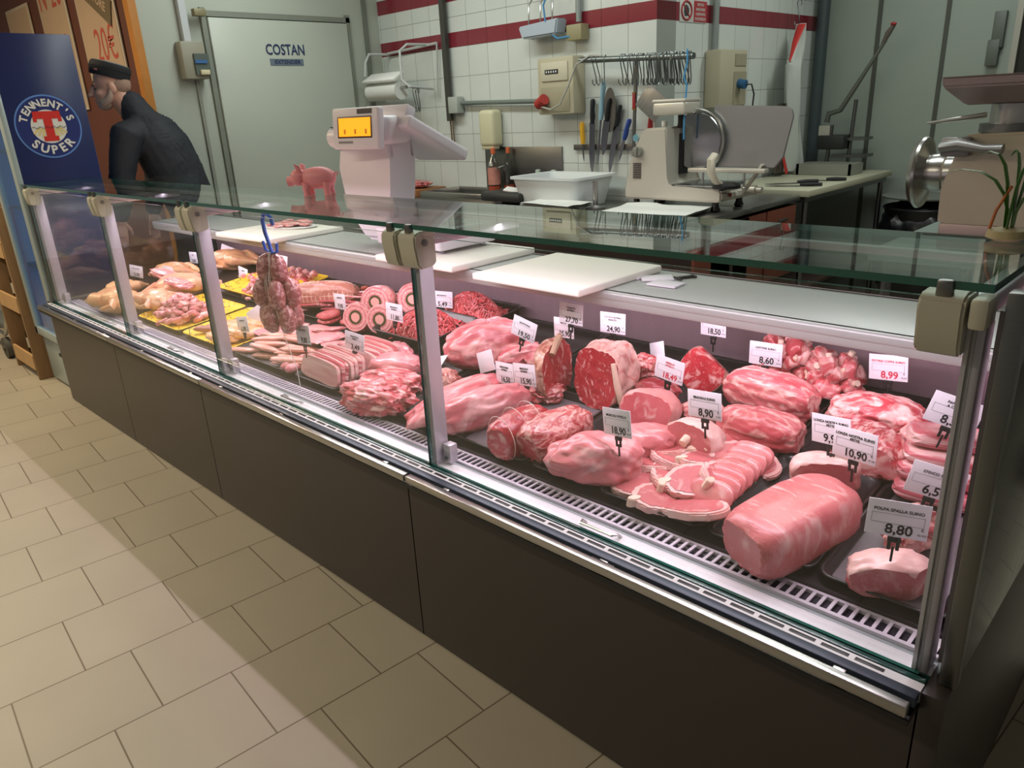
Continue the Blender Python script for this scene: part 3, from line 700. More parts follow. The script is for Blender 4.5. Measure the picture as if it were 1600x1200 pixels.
# ================================================================ FOOD IN THE LEFT BAYS
def piece(name,label,m0,loc,s,rot,seed,cat='meat',group=None,amp=.08,pw=2.4,sub=3,flat=1,freq=2.2,cuts=()):
    mb=MB(); mb.blob(s[0],s[1],s[2],amp,seed,sub,pw,flat,cuts,freq=freq)
    o=mk(name,mb,m0,None,loc,rot); return tag(o,label,cat,group)
def on_deck(x,y,h): return (x,y,zd(y)+h)
# sliced pancetta: two stacks of slabs standing on edge
def slice_slab(w_,h_,t,seed,m):
    q=random.Random(seed); mb=MB(); pts=[]
    for i in range(36):
        a=2*PI*i/36; k=(abs(math.cos(a))**6+abs(math.sin(a))**6)**(-1/6); r=k*(1+.03*math.sin(3*a+seed))
        pts.append((w_/2*r*math.cos(a),h_/2*r*math.sin(a)))
    mb.prism(pts,-t/2,t/2,Matrix.Rotation(PI/2,4,'X'),bev=.002); return mb
PANC=meat('pancetta_streaks','C25560','D07780','F2D6CC',.5,8,(.4,.4,8.5),dist=.5,soft=.08,bump=.25)
def slab_stack(n,x,y,w_,h_,t,yaw,lean,lab,grp,name='pancetta_slice'):
    pr=[]
    for i in range(n):
        if i<2: o=mk(name,slice_slab(w_,h_,t,3+i,PANC),(PANCF if i%2==0 else PANC)); pr.append(o)
        else: o=pr[i%2].copy(); col.objects.link(o)
        Y=y+t*1.02*i*math.cos(yaw); X=x-t*1.02*i*math.sin(yaw)+.006*math.sin(i*2.1)
        o.location=on_deck(X,Y,.014+h_/2*math.cos(lean)+.002*math.sin(i)); o.rotation_euler=(-lean,0,yaw+.03*math.sin(i*1.7)); tag(o,lab,'meat',grp)
PANCF=meat('pancetta_fat_face','D79A98','E0ABA6','EFD6CC',.62,5,(.6,.6,5),dist=.6,soft=.2,bump=.2)
slab_stack(9,-2.33,1.335,.27,.082,.0125,math.radians(-4),.25,'streaky pancetta slice standing in the front row stack by the air grille','front stack of pancetta slices')
slab_stack(9,-2.28,1.465,.26,.080,.0125,math.radians(-4),.25,'streaky pancetta slice in the rear stack under the 3,49 card','rear stack of pancetta slices')
# small front sausages
for i,(x,y,yw,l) in enumerate(((-2.51,1.36,20,.07),(-2.50,1.41,15,.08),(-2.46,1.47,28,.10),(-2.53,1.325,60,.035),(-2.495,1.32,80,.03))):
    mb=MB(); k=8; mb.tube([((j/k-.5)*2*l,.012*math.sin(j/k*3),0) for j in range(k+1)],[.006,.014,.017,.018,.018,.018,.017,.014,.006],12)
    o=mk('fresh_sausage',mb,SAUSP,None,on_deck(x,y,.032),(0,0,math.radians(yw))); tag(o,'pale fresh sausage lying left of the pancetta slices','sausage','pale sausages beside the pancetta')
STRIP=meat('chicken_strip','D69C88','DDA996','E8C4B2',.4,9,coat=.3)
# chicken fillet strips
q=random.Random(5)
for i in range(26):
    t=i/26; x=-2.93+.40*((i*7)%26)/26; y=1.335+.19*((i*5)%11)/11
    piece('chicken_fillet_strip','long pale chicken strip in the loose pile beneath the hanging sausages',STRIP,on_deck(x,y,.020+.016*(i%3)),(.085,.018,.010),(q.uniform(-.2,.2),q.uniform(-.1,.1),math.radians(25+q.uniform(-14,14))),300+i,group='chicken strips under the hanging sausages',amp=.15,sub=3)
# flat escalopes behind them
for i in range(9):
    x=-3.13+.075*(i%5)+.02*(i//5); y=1.46+.075*(i//5)+.012*(i%5)
    piece('chicken_escalope','thin pale chicken escalope in the layer behind the chicken strips',TURK,on_deck(x,y,.022+.008*(i%3)),(.06,.045,.008),(.1*(i%3-1),.1,math.radians(i*37)),330+i,group='thin chicken escalopes',amp=.2,sub=3)
for i in range(7):
    x=-2.78+.07*(i%4); y=1.56+.06*(i//4)
    piece('turkey_slice','broad peach turkey slice behind the chicken strips',CHICKP,on_deck(x,y,.024+.01*(i%3)),(.075,.05,.009),(.15,.1*(i%2),math.radians(i*41)),345+i,group='broad turkey slices',amp=.18,sub=3)
# turkey thighs
for i,(x,y,yw) in enumerate(((-2.30,1.60,10),(-2.42,1.58,30),(-2.22,1.62,-15))):
    piece('turkey_thigh','pink turkey thigh meat piece behind the rear pancetta stack',TURK,on_deck(x,y,.035),(.09,.035,.03),(.12,0,math.radians(yw)),360+i,group='turkey thigh pieces behind the pancetta',amp=.2,sub=4)
# yellow greaseproof liners with black print
m,nt,b=_nt('yellow_printed_paper'); N=nt.nodes; L=nt.links
tc=N.new('ShaderNodeTexCoord'); v=N.new('ShaderNodeTexVoronoi'); v.inputs['Scale'].default_value=26; v.feature='DISTANCE_TO_EDGE'; L.new(tc.outputs['Object'],v.inputs[0])
n=N.new('ShaderNodeTexNoise'); n.inputs['Scale'].default_value=16; L.new(tc.outputs['Object'],n.inputs[0])
r1=N.new('ShaderNodeMapRange'); L.new(v.outputs['Distance'],r1.inputs['Value']); r1.inputs['From Min'].default_value=.05; r1.inputs['From Max'].default_value=.02
r2=N.new('ShaderNodeMapRange'); L.new(n.outputs['Fac'],r2.inputs['Value']); r2.inputs['From Min'].default_value=.5; r2.inputs['From Max'].default_value=.54
mu=N.new('ShaderNodeMath'); mu.operation='MULTIPLY'; L.new(r1.outputs[0],mu.inputs[0]); L.new(r2.outputs[0],mu.inputs[1])
mx=N.new('ShaderNodeMix'); mx.data_type='RGBA'; L.new(mu.outputs[0],mx.inputs[0]); mx.inputs[6].default_value=rgb('EFCB2E'); mx.inputs[7].default_value=rgb('26220F'); L.new(mx.outputs[2],b.inputs['Base Color']); b.inputs['Roughness'].default_value=.45
YEL=m
YT=mat('yellow_tray','E8C62C',.4)
tray(-3.47,-3.0,1.302,1.66,'yellow printed tray of breaded cutlets in the front row',m=YEL,name='yellow_tray')
tray(-4.0,-3.50,1.302,1.66,'yellow printed tray heaped with diced pink meat in the front row',m=YEL,name='yellow_tray')
tray(-3.97,-3.42,1.715,2.10,'yellow printed tray of skewers in the rear row',m=YEL,name='yellow_tray',dz=.024)
for i,(x,y,yw) in enumerate(((-3.15,1.36,30),(-3.22,1.44,20),(-3.08,1.42,35),(-3.12,1.50,25))):
    piece('breaded_chicken_cutlet','golden breaded cutlet on the yellow printed tray',BREAD,on_deck(x,y,.035+.004*i),(.085,.045,.022),(.12,.05,math.radians(yw)),370+i,cat='cutlet',group='breaded cutlets on the yellow tray',amp=.1,sub=4)
for i in range(4):
    piece('cutlet_filling_strip','dull pink filled strip left of the breaded cutlets',NETM,on_deck(-3.36+.03*i,1.38+.05*i,.026),(.07,.02,.014),(.12,0,math.radians(35)),380+i,cat='cutlet',group='filled strips left of the breaded cutlets',sub=3)
# diced meat heaps
def dice(n,cx,cy,a,b,h,lab,grp,seed,s=.02,mats=None,name='diced_meat_piece'):
    q=random.Random(seed); pr=[]
    for i in range(n):
        m0=(mats or [TURK,CHICKP,PORKF])[i%3]
        if len(pr)<6:
            o=piece(name,lab,m0,(0,0,0),(s*q.uniform(1.2,1.9),s*q.uniform(.7,1),s*.62),(0,0,0),seed*10+i,group=grp,amp=.16,pw=3.4,sub=3); pr.append(o)
        else: o=pr[i%6].copy(); col.objects.link(o)
        t=i/n; lay=t**1.3; rr=math.sqrt(1-lay*.92)*q.uniform(.55,1) if i%2 else math.sqrt(1-lay*.92); an=i*2.399
        X=cx+a*rr*math.cos(an)*(1-.3*lay); Y=cy+b*rr*math.sin(an)*(1-.3*lay)
        o.location=on_deck(X,Y,.022+h*lay); o.rotation_euler=(q.uniform(-.5,.5),q.uniform(-.5,.5),q.uniform(0,6))
dice(80,-3.74,1.43,.17,.11,.085,'diced pink poultry piece in the large heap on yellow paper','large heap of diced pink meat',41)
dice(36,-3.62,1.80,.12,.08,.075,'small diced piece in the rear heap on the skewer tray','rear heap of diced meat',42,s=.016)
for i in range(9):
    r=thing('meat_skewer','skewer of pink meat, bacon and pepper on the rear yellow tray','skewer',on_deck(-3.90+.05*i,1.93+.012*(i%2),.052),math.radians(62+4*(i%3)),group='skewers on the rear yellow tray')
    mb=MB(); mb.cyl((-.10,0,0),(.10,0,0),.0016,n=6); mk('stick',mb,mat('bamboo','D8B97A',.6),r)
    for k in range(6):
        mb=MB(); mb.blob(.013,.014,.012,.15,500+i*6+k,2,3,1); mk('meat_chunk' if k%3 else 'pepper_chunk',mb,(TURK,mat('yellow_pepper','E3B226',.35),BEEF)[k%3] if k%3!=1 else mat('yellow_pepper','E3B226',.35),r,(-.07+k*.026,0,0))
# whole chickens
def chicken(key,label,skin,yawd=0,seed=1,s=1,pos=None):
    x,y,z,a,b,c,yaw=TB[key]; 
    r=thing('whole_chicken',label,'chicken',(x,y,z),math.radians(yaw+yawd)); A=.115*s
    mb=MB(); mb.blob(A,.072*s,.058*s,.10,seed,5,2.2,.86,freq=1.7,fine=.02,M_=Matrix.Translation((0,0,.052*s))); mk('body',mb,skin,r)
    for sy in (-1,1):
        mb=MB(); mb.tube([(.02*s,.05*sy*s,.06*s),(.07*s,.062*sy*s,.062*s),(.115*s,.045*sy*s,.055*s),(.16*s,.03*sy*s,.045*s),(.185*s,.028*sy*s,.04*s)],[.03*s,.036*s,.026*s,.013*s,.011*s],14); mk('drumstick',mb,skin,r)
        mb=MB(); mb.tube([(-.05*s,.055*sy*s,.06*s),(-.075*s,.085*sy*s,.045*s),(-.03*s,.095*sy*s,.035*s),(.01*s,.085*sy*s,.028*s)],[.02*s,.017*s,.012*s,.007*s],10); mk('wing',mb,skin,r)
    mb=MB(); mb.tube([(-.10*s,0,.055*s),(-.135*s,.01,.045*s),(-.17*s,.005,.03*s)],[.03*s,.02*s,.014*s],10); mk('neck',mb,skin,r)
    return r
chicken('chicken1','front whole chicken, pale yellow with pink breast, by the second post',CHICKY,180,5,1.15)
c=chicken('chicken2','pink-white whole chicken with its leg stretched right, behind the front one',CHICK,20,8,1.15)
chicken('chicken3','small yellow chicken in the back corner on the left',CHICKY,0,11,.95)
chicken('chicken4','yellow chicken at the back left with three white cards stuck in it',CHICKY,10,14,1.1)
TB['c5']=(-4.02,1.42,zd(1.42)+.012,.1,.06,.06,20); chicken('c5','rear-facing chicken right of the front one, cavity showing',CHICK,160,17,.95)
TB['c6']=(-4.52,1.42,zd(1.42)+.012,.1,.06,.06,20); chicken('c6','yellow chicken at the far left of the front row',CHICKY,90,19,.85)
for i in range(2):
    piece('rabbit_piece','pale pink rabbit piece lying on top of the middle chicken',CHICKP,on_deck(-4.22+.16*i,1.56,.13-.03*i),(.09,.04,.025),(.1,.2,.4),400+i,group='rabbit pieces on the chickens',amp=.2,sub=4)
# stuffed rolls (slices with a ring of filling)
m,nt,b=_nt('stuffed_roll_face'); N=nt.nodes; L=nt.links
tc=N.new('ShaderNodeTexCoord'); w_=N.new('ShaderNodeTexWave'); w_.wave_type='RINGS'; w_.rings_direction='SPHERICAL'; w_.inputs['Scale'].default_value=20; w_.inputs['Distortion'].default_value=7; w_.inputs['Detail'].default_value=2; w_.inputs['Detail Scale'].default_value=20; L.new(tc.outputs['Object'],w_.inputs[0])
ln=N.new('ShaderNodeVectorMath'); ln.operation='LENGTH'; L.new(tc.outputs['Object'],ln.inputs[0])
rp=N.new('ShaderNodeValToRGB'); L.new(w_.outputs['Fac'],rp.inputs[0]); rp.color_ramp.elements[0].color=rgb('C4606A'); rp.color_ramp.elements[0].position=.35; rp.color_ramp.elements[1].color=rgb('E8BDB4'); rp.color_ramp.elements[1].position=.7
fr=N.new('ShaderNodeMapRange'); L.new(ln.outputs['Value'],fr.inputs['Value']); fr.inputs['From Min'].default_value=.031; fr.inputs['From Max'].default_value=.028
n=N.new('ShaderNodeTexNoise'); n.inputs['Scale'].default_value=60; L.new(tc.outputs['Object'],n.inputs[0]); rp2=N.new('ShaderNodeValToRGB'); L.new(n.outputs['Fac'],rp2.inputs[0]); rp2.color_ramp.elements[0].color=rgb('4A4A22'); rp2.color_ramp.elements[0].position=.42; rp2.color_ramp.elements[1].color=rgb('E0A49A'); rp2.color_ramp.elements[1].position=.5
mx=N.new('ShaderNodeMix'); mx.data_type='RGBA'; L.new(fr.outputs[0],mx.inputs[0]); L.new(rp.outputs[0],mx.inputs[6]); rg=N.new('ShaderNodeValToRGB'); rs=N.new('ShaderNodeMath'); rs.operation='MULTIPLY_ADD'; L.new(n.outputs['Fac'],rs.inputs[0]); rs.inputs[1].default_value=.008; L.new(ln.outputs['Value'],rs.inputs[2]); sc_=N.new('ShaderNodeMath'); sc_.operation='MULTIPLY'; L.new(rs.outputs[0],sc_.inputs[0]); sc_.inputs[1].default_value=25; L.new(sc_.outputs[0],rg.inputs[0]); rg.color_ramp.elements[0].color=rgb('E0A49A'); rg.color_ramp.elements[0].position=.55; rg.color_ramp.elements[1].color=rgb('3F4420'); rg.color_ramp.elements[1].position=.62; L.new(rg.outputs[0],mx.inputs[7]); L.new(mx.outputs[2],b.inputs['Base Color']); b.inputs['Roughness'].default_value=.35
ROLLF=m
def roll(x,y,h,rad,ln_,yaw,tilt,label,group=None):
    r=thing('stuffed_meat_roll',label,'meat roll',on_deck(x,y,h),rot=(tilt,0,yaw),group=group)
    mb=MB(); mb.lathe([(rad*.93,-ln_/2),(rad,-ln_/2+.008),(rad*1.02,0),(rad,ln_/2-.008),(rad*.93,ln_/2)],axis='Y',n=36); mk('meat_layer',mb,PORKF,r)
    for sx in (-1,1):
        mb=MB(); mb.lathe([(.0001,-.0008),(rad*.92,-.0008),(rad*.92,.0008),(.0001,.0008)],axis='Y',n=36); f=mk('cut_face',mb,ROLLF,r,(0,sx*(ln_/2+.0005),0))
roll(-2.60,1.70,.085,.062,.05,math.radians(28),-.25,'front upright stuffed roll with two dark filling rings, behind the 3,49 card')
roll(-2.47,1.73,.085,.062,.06,math.radians(28),-.25,'second stuffed roll standing right against the front one')
roll(-2.68,1.87,.085,.07,.10,math.radians(32),-.2,'large stuffed roll behind the two front rolls')
roll(-2.56,1.98,.080,.07,.12,math.radians(35),-.15,'rearmost stuffed roll near the mince trays')
# mince in deep black trays
def strands(name,label,cx,cy,a,b,h,n,seed,m0,r=.0034,base=.03):
    q=random.Random(seed); mb=MB()
    for i in range(n):
        an=q.uniform(0,6.28); rr=math.sqrt(q.random()); X=a*rr*math.cos(an); Y=b*rr*math.sin(an); Z=h*(1-rr**2.2)*q.uniform(.80,1.08)
        d=q.uniform(0,6.28); pts=[]; 
        L_=q.uniform(.03,.075)
        for k in range(6):
            pts.append((X,Y,max(0,Z))); d+=q.uniform(-.7,.7); X+=math.cos(d)*L_/6; Y+=math.sin(d)*L_/6; rn=min(1,math.hypot(X/a,Y/b)); Z=h*(1-rn**2.2)+q.uniform(-.001,.007)
        mb.tube(pts,r,6)
    mb.blob(a*.93,b*.93,h*.66,.05,seed,4,2,.05)
    o=mk(name,mb,m0,None,on_deck(cx,cy,base),(SLOPE,0,0)); return tag(o,label,'minced meat',kind='stuff')
tray(-2.46,-2.10,1.66,1.94,'front deep black tray of minced beef by the middle post',h=.075,name='deep_tray',dz=.002)
strands('minced_beef','loose red minced beef strands in the front deep tray, 11,80 card',-2.28,1.80,.150,.115,.075,330,61,MINCE,base=.05)
tray(-2.44,-2.06,1.955,2.15,'rear deep black tray of minced beef under the white shelf',h=.06,name='deep_tray',dz=.002)
strands('minced_beef','heaped red minced beef strands in the rear tray, right of the middle post',-2.25,2.035,.160,.070,.085,330,62,MINCE,base=.04)
# burgers, bacon slices, net roast, sausage string
for i,(x,y,h,yw) in enumerate(((-2.86,1.72,.03,0),(-2.86,1.72,.052,0),(-2.74,1.76,.03,0),(-2.80,1.84,.03,0),(-2.80,1.84,.052,0),(-2.68,1.80,.05,0))):
    r=mk('beef_burger',MB().blob(.052,.052,.012,.05,410+i,3,2.6,1,freq=4),BURG,None,on_deck(x,y,h),(SLOPE,0,yw)); tag(r,'round raw beef burger in the stacks left of the stuffed rolls','burger','raw beef burgers left of the stuffed rolls')
for i in range(14):
    x=-3.16+.02*i+.03*(i%2); y=1.72+.010*i+.05*(i%3)
    o=mk('bacon_slice',slice_slab(.15,.05,.007,i,PANC),PANC,None,on_deck(x,y,.026+.010*(i%4)),(PI/2-.25,.1*(i%3-1),math.radians(20+12*(i%3)))); tag(o,'thin streaky bacon slice in the fanned pile behind the turkey slices','bacon','fanned bacon slices')
for i in range(10):
    x=-3.10+.04*i; y=1.96+.012*i
    o=mk('rolled_bacon_slice',slice_slab(.12,.05,.008,i+20,PANC),PANC,None,on_deck(x,y,.03+.008*(i%3)),(PI/2-.3,0,math.radians(30+8*(i%3)))); tag(o,'streaky bacon slice in the rear row beside the netted roast','bacon','rear bacon slices')
r=thing('netted_roast','long brown-pink roast in elastic netting at the back','roast',(-3.113,1.863,.664),math.radians(40))
mb=MB(); mb.blob(.17,.066,.062,.05,420,5,2.6,.86,M_=Matrix.Translation((0,0,.056))); mk('roast_body',mb,NETM,r)
mb=MB()
for i in range(-7,8):
    t=i/8; k=(1-abs(t)**2.6)**(1/2.6)*1.03; mb.tube([(.17*t,.066*k*math.cos(a),.056+.062*k*max(-.86,math.sin(a))) for a in [2*PI*j/20 for j in range(20)]],.0014,4,closed=True)
for j in range(2,10):
    a=-.3+j*.42; mb.tube([(.17*t,.067*(1-abs(t)**2.6)**(1/2.6)*math.cos(a),.056+.063*(1-abs(t)**2.6)**(1/2.6)*max(-.86,math.sin(a))) for t in [x/10 for x in range(-9,10)]],.0014,4)
mk('netting',mb,mat('net_string','E2C9B4',.8),r)
r=thing('sausage_string','short string of small orange-red sausages on the netted roast','sausage',on_deck(-3.10,2.06,.030),math.radians(25))
for i in range(6):
    mb=MB(); mb.tube([(-.15+i*.052+j*.008,.006*math.sin(j+i),.004*math.cos(i*2)) for j in range(6)],[.004,.011,.013,.013,.011,.004],10); mk('sausage_link',mb,meat('small_sausage','B84A38','C86048','DDA08A',.3,40) if i==0 else bpy.data.materials['small_sausage'],r)
for i in range(14):
    piece('diced_sausage_piece','small cubed meat piece at the back behind the hanging sausages',PORKF if i%2 else BEEF,on_deck(-3.70+.035*(i%7),1.98+.06*(i//7),.045+.02*(i%2)),(.022,.018,.016),(.3*i,.2*i,i),430+i,group='cubed meat at the back',pw=3.2,sub=3)
# ---------------- hanging sausages on a blue hook
r=thing('hanging_sausage_bunch','bunch of mottled sausages tied with string, hanging from a blue hook inside the glass','sausage',(-2.42,1.262,1.212))
r.scale=(1.22,1.22,1.08)
hk=MB(); hk.tube([(.035,0,-.035),(.030,0,-.012),(.012,0,.0),(-.008,0,-.004),(-.020,0,-.025),(-.016,0,-.06),(.0,0,-.10),(.006,0,-.125)],.0055,10)
hk.tube([(.006,0,-.125),(-.028,.0,-.118),(-.036,.0,-.09)],.0045,8); hk.tube([(.006,0,-.125),(.036,.0,-.118),(.040,.0,-.09)],.0045,8)
hook=mk('blue_hook',hk,mat('blue_plastic','2B57B8',.35),r)
q=random.Random(9); k=0
for tier,(z0,n_,rd) in enumerate(((-.175,3,.030),(-.252,5,.060),(-.332,5,.054))):
    for i in range(n_):
        an=2*PI*i/n_+tier*.5; X=rd*math.cos(an); Y=rd*.62*math.sin(an)
        mb=MB(); L_=.042; mb.tube([(X*.5,Y*.5,z0+L_+.006),(X*.9,Y*.9,z0+L_*.85),(X,Y,z0+L_*.4),(X*1.05,Y*1.05,z0-L_*.1),(X*1.0,Y,z0-L_*.6),(X*.8,Y*.8,z0-L_*.9),(X*.5,Y*.5,z0-L_-.006)],[.004,.017,.023,.025,.0235,.017,.004],14)
        mk('sausage_link',mb,SAUS,r)
mb=MB(); 
for (x0,x1) in ((-.004,-.03),(.0,.012),(.004,-.006),(.008,.03)): mb.tube([(x0,-.006,-.12),((x0+x1)/2,-.03,-.20),(x1,-.036,-.27)],.0011,5)
mb.tube([(.004,-.01,-.12),(.03,-.035,-.25),(.045,-.02,-.40),(.055,-.005,-.50),(.05,0,-.57)],.0012,5)
mk('string',mb,mat('white_string','E9E2DC',.8),r)
# ================================================================ PRICE CARDS
CARD=mat('price_card','E9E6EE',.3); INK=mat('black_ink','17161A',.6); RED=mat('red_ink','C8324A',.6); GINK=mat('grey_ink','76727C',.6)
cm_=MB(); cm_.box((0,0,.034),(.1,.0018,.068),bev=.0006); _card=mk('card',cm_,CARD); 
ln=MB()
for z in (.0245,.0425): ln.box((0,-.0011,z),(.084,.0004,.0005))
for x in (-.042,.042): ln.box((x,-.0011,.0345),(.0005,.0004,.0185))
_lines=mk('printed_frame',ln,GINK)
cl=MB(); cl.box((0,.001,-.006),(.022,.006,.010),bev=.001); cl.box((-.007,.0005,-.014),(.006,.0035,.026),bev=.001); cl.box((.007,.0005,-.014),(.006,.0035,.026),bev=.001); cl.box((0,.0005,-.008),(.016,.003,.006),bev=.001); cl.box((0,.0005,-.035),(.004,.003,.03)); _clip=mk('card_clip',cl,BLACK)
_cardme,_linme,_clipme=_card.data,_lines.data,_clip.data
for o in (_card,_lines,_clip): bpy.data.objects.remove(o)
def price_card(price,title,p,yaw,roll,label,red=False,tilt=-.06,blank=False):
    r=thing('price_card',label,'price card',p,rot=(tilt,math.radians(roll),math.radians(yaw)))
    # origin at card middle: shift children down
    def ch(nm,me,loc=(0,0,-.034)): return link_mesh(nm,me,r,loc)
    c=ch('card',_cardme); ch('card_clip',_clipme)
    if blank: return r
    k=link_mesh('printed_frame',_linme,c)
    pm=RED if red else INK
    lettering(price,.026 if len(price)<5 else .024,pm,c,(.004,-.0013,.0135),bold=.0005,name='price')
    for i,t in enumerate(title.split('|')):
        lettering(t,.0082,INK if not red else RED,c,(0,-.0013,.0525-.0085*i if '|' in title else .050),bold=.00012,name='product_name')
    lettering('€',.008,GINK,c,(.041,-.0013,.020),name='unit'); lettering('AL KG',.005,GINK,c,(.041,-.0013,.010),name='unit')
    return r
PC=[('8,80','POLPA SPALLA SUINO',-0.345,1.280,0.791,22,2,'white price card reading 8,80 above the lone pork shoulder piece'),
('8,90','BRACIOLE SUINO',-0.860,1.500,0.813,-8,-7,'price card 8,90 stuck in the round bone-in leg cut'),
('8,60','COTTINE SUINO',-0.944,1.98,0.799,1,-2,'price card 8,60 before the taller heap of bones'),
('8,99','FETTINE COPPA SUINO',-0.614,2.0,0.818,-5,-7,'red-printed price card 8,99 at the back above the pork neck'),
('9,90','LONZA NOSTRA SUINO|FETTE',-0.595,1.6,0.783,-14,-8,'price card 9,90 half hidden behind the 10,90 card'),
('10,90','LONZA NOSTRA SUINO|FETTE',-0.513,1.52,0.799,-12,-3,'price card 10,90 behind the big pork loin'),
('8,50','PANCETTA|A COTTO',-0.370,1.66,0.863,20,16,'tilted price card cut off by the end post, above the belly slabs'),
('6,50','STINCO SUINO',-0.346,1.5,0.774,22,12,'price card 6,50 partly behind the end post'),
('18,90','MUSCOLO VITELLO',-1.008,1.35,0.779,-11,-10,'price card 18,90 behind the folded veal breast'),
('18,49','GIRELLO|VITELLO',-1.120,1.75,0.779,-5,5,'red price 18,49 on a tilted card above the pork round'),
('18,50','BRACIOLA VITELLO',-1.128,2.0,0.852,-12,-5,'price card 18,50 above the triangular veal cut'),
('24,90','COSTATA BOVINO|ADULTO',-1.435,1.9,0.833,1,-2,'price card 24,90 behind the largest beef rib joint'),
('27,70','TAGLIATA|BOVINO',-1.510,1.78,0.880,-2,0,'price card 27,70, highest of all, over the upright steak'),
('25,90','FILETTO',-1.611,1.86,0.798,-8,-5,'price card hidden for the most part behind the 27,70 card'),
('19,50','SCOTTONA',-1.663,1.72,0.819,4,14,'price card 19,50 leaning on the large veal flank'),
('16,50','SPEZZATINO|BOVINO',-1.602,1.56,0.722,-11,-7,'price card 16,50, left of the touching pair'),
('15,90','MUSCOLO|BOVINO',-1.501,1.545,0.742,-5,-8,'price card 15,90, right of the touching pair'),
('5,49','MACINATO',-2.352,1.95,0.779,22,2,'price card lying tilted over the rear mince tray'),
('8,90','MACINATO SCELTO',-2.041,1.62,0.739,-20,-10,'narrow looking price card between middle post and veal flank'),
('11,80','MACINATO|BOVINO',-2.277,1.65,0.801,1,0,'price card 11,80 in front of the minced beef'),
('3,49','PANCETTA|SUINO',-2.246,1.44,0.742,8,6,'price card 3,49 stuck in the rear pancetta stack'),
('9,80','PETTO POLLO',-2.353,1.30,0.785,-2,-7,'price card left of the pancetta, in front of the chicken strips'),
('9,90','HAMBURGER',-2.806,1.75,0.750,-5,-5,'price card among the raw burgers'),
('9,50','ARROSTO',-3.206,1.85,0.729,-5,-5,'price card on the netted roast'),
('9,90','SALSICCIA',-3.572,1.90,0.826,25,10,'larger price card just right of the blue hook and sausages'),
('7,90','SPIEDINI',-3.999,1.90,0.716,1,7,'price card on the skewer tray'),
('6,90','COTOLETTE',-3.035,1.40,0.691,1,-10,'price card standing in front of the breaded cutlets'),
('4,90','POLLO',-4.553,2.0,0.731,13,-2,'frontmost card stuck in the back left yellow chicken'),
('3,90','GALLO',-4.95+.25,1.93,0.735,4,-2,'small far price card over the back corner chicken'),
('5,90','POLLO BUSTO',-4.615,1.55,0.726,22,7,'tilted price card left of the middle chicken'),
('6,90','CONIGLIO',-4.268,1.60,0.747,7,2,'price card beside the rabbit pieces')]
for i,(pr_,ti,x,y,z,yw,ro,lab) in enumerate(PC): price_card(pr_,ti,(x,y,z),yw,ro,lab,red=pr_ in('8,99','18,49'))
price_card('','',(-1.295,1.95,.745),-29,-20,'blank grey back of a card right of the beef rib joint',blank=True)
price_card('','',(-1.708,1.58,.735),-11,-22,'small pale card leaning on the lower veal steaks',blank=True)
price_card('','',(-1.933,1.55,.690),-5,-17,'plain white card lying on the knuckle right of the middle post',blank=True,tilt=-.9)
price_card('','',(-4.42,2.03,.78),30,20,'blank slanted card at the rear of the back left yellow chicken',blank=True)
price_card('','',(-3.10,1.50,.70),20,-30,'plain card half hidden by the hanging sausages',blank=True)
# ================================================================ ON THE GLASS AND SHELF
BOARD=mat('cutting_board','ECEADF',.45,0,.02,6)
def board(c,w_,d_,yaw,label,z=.982):
    mb=MB(); mb.box((0,0,0),(w_,d_,.024),bev=.006,seg=3); o=mk('cutting_board',mb,BOARD,None,(c[0],c[1],z+.001),(0,0,yaw)); tag(o,label,'cutting board','cutting boards on the shelf')
board((-1.615,1.885),.465,.43,-.01,'empty white cutting board right of the middle post')
board((-2.22,1.925),.46,.43,-.01,'white cutting board under the weighing scale')
board((-3.52,1.90),.50,.42,.06,'white cutting board holding the wrapped meat, behind the blue hook')
r=thing('wrapped_meat_tray','flat cling-filmed tray of sliced pink meat on the left cutting board','packaged meat',(-3.52,1.97,.995),.3)
mb=MB(); mb.lathe([(.0001,0),(.14,0),(.155,.008),(.15,.010),(.0001,.006)],n=40); 
for v in mb.bm.verts: v.co.y*=.62
mk('foam_plate',mb,WPLAST,r)
for i in range(16):
    an=i*2.4; rr=.10*math.sqrt(i/16); mb=MB(); mb.blob(.045,.03,.008,.2,450+i,2,2.4,1); mk('meat_slice',mb,PORKF,r,(rr*math.cos(an)*1.1,rr*math.sin(an)*.6,.016+.004*(i%3)),(0,0,an))
# loose cards on the shelf
for i,(x,y,yw,lb) in enumerate(((-1.43,1.985,.1,'blank white card lying flat on the shelf, nearest the cutting board'),(-1.335,2.0,.7,'blank white card lying flat, middle of the three loose ones'),(-1.265,1.945,.05,'blank white card lying flat, rightmost of the three loose ones'))):
    mb=MB(); mb.box((0,0,0),(.1,.068,.006),bev=.0015); o=mk('loose_price_card',mb,CARD,None,(x,y,.9745),(0,0,yw)); tag(o,lb,'price card')
mb=MB(); mb.box((0,0,.004),(.012,.06,.008),bev=.002); mb.box((.0,.03,.004),(.03,.008,.008),bev=.002); mb.box((.006,-.03,.004),(.05,.006,.006),bev=.002); o=mk('loose_card_clip',mb,BLACK,None,(-1.265,2.055,.971),(0,0,-.5)); tag(o,'black plastic card clip lying on the shelf behind the loose cards','clip')
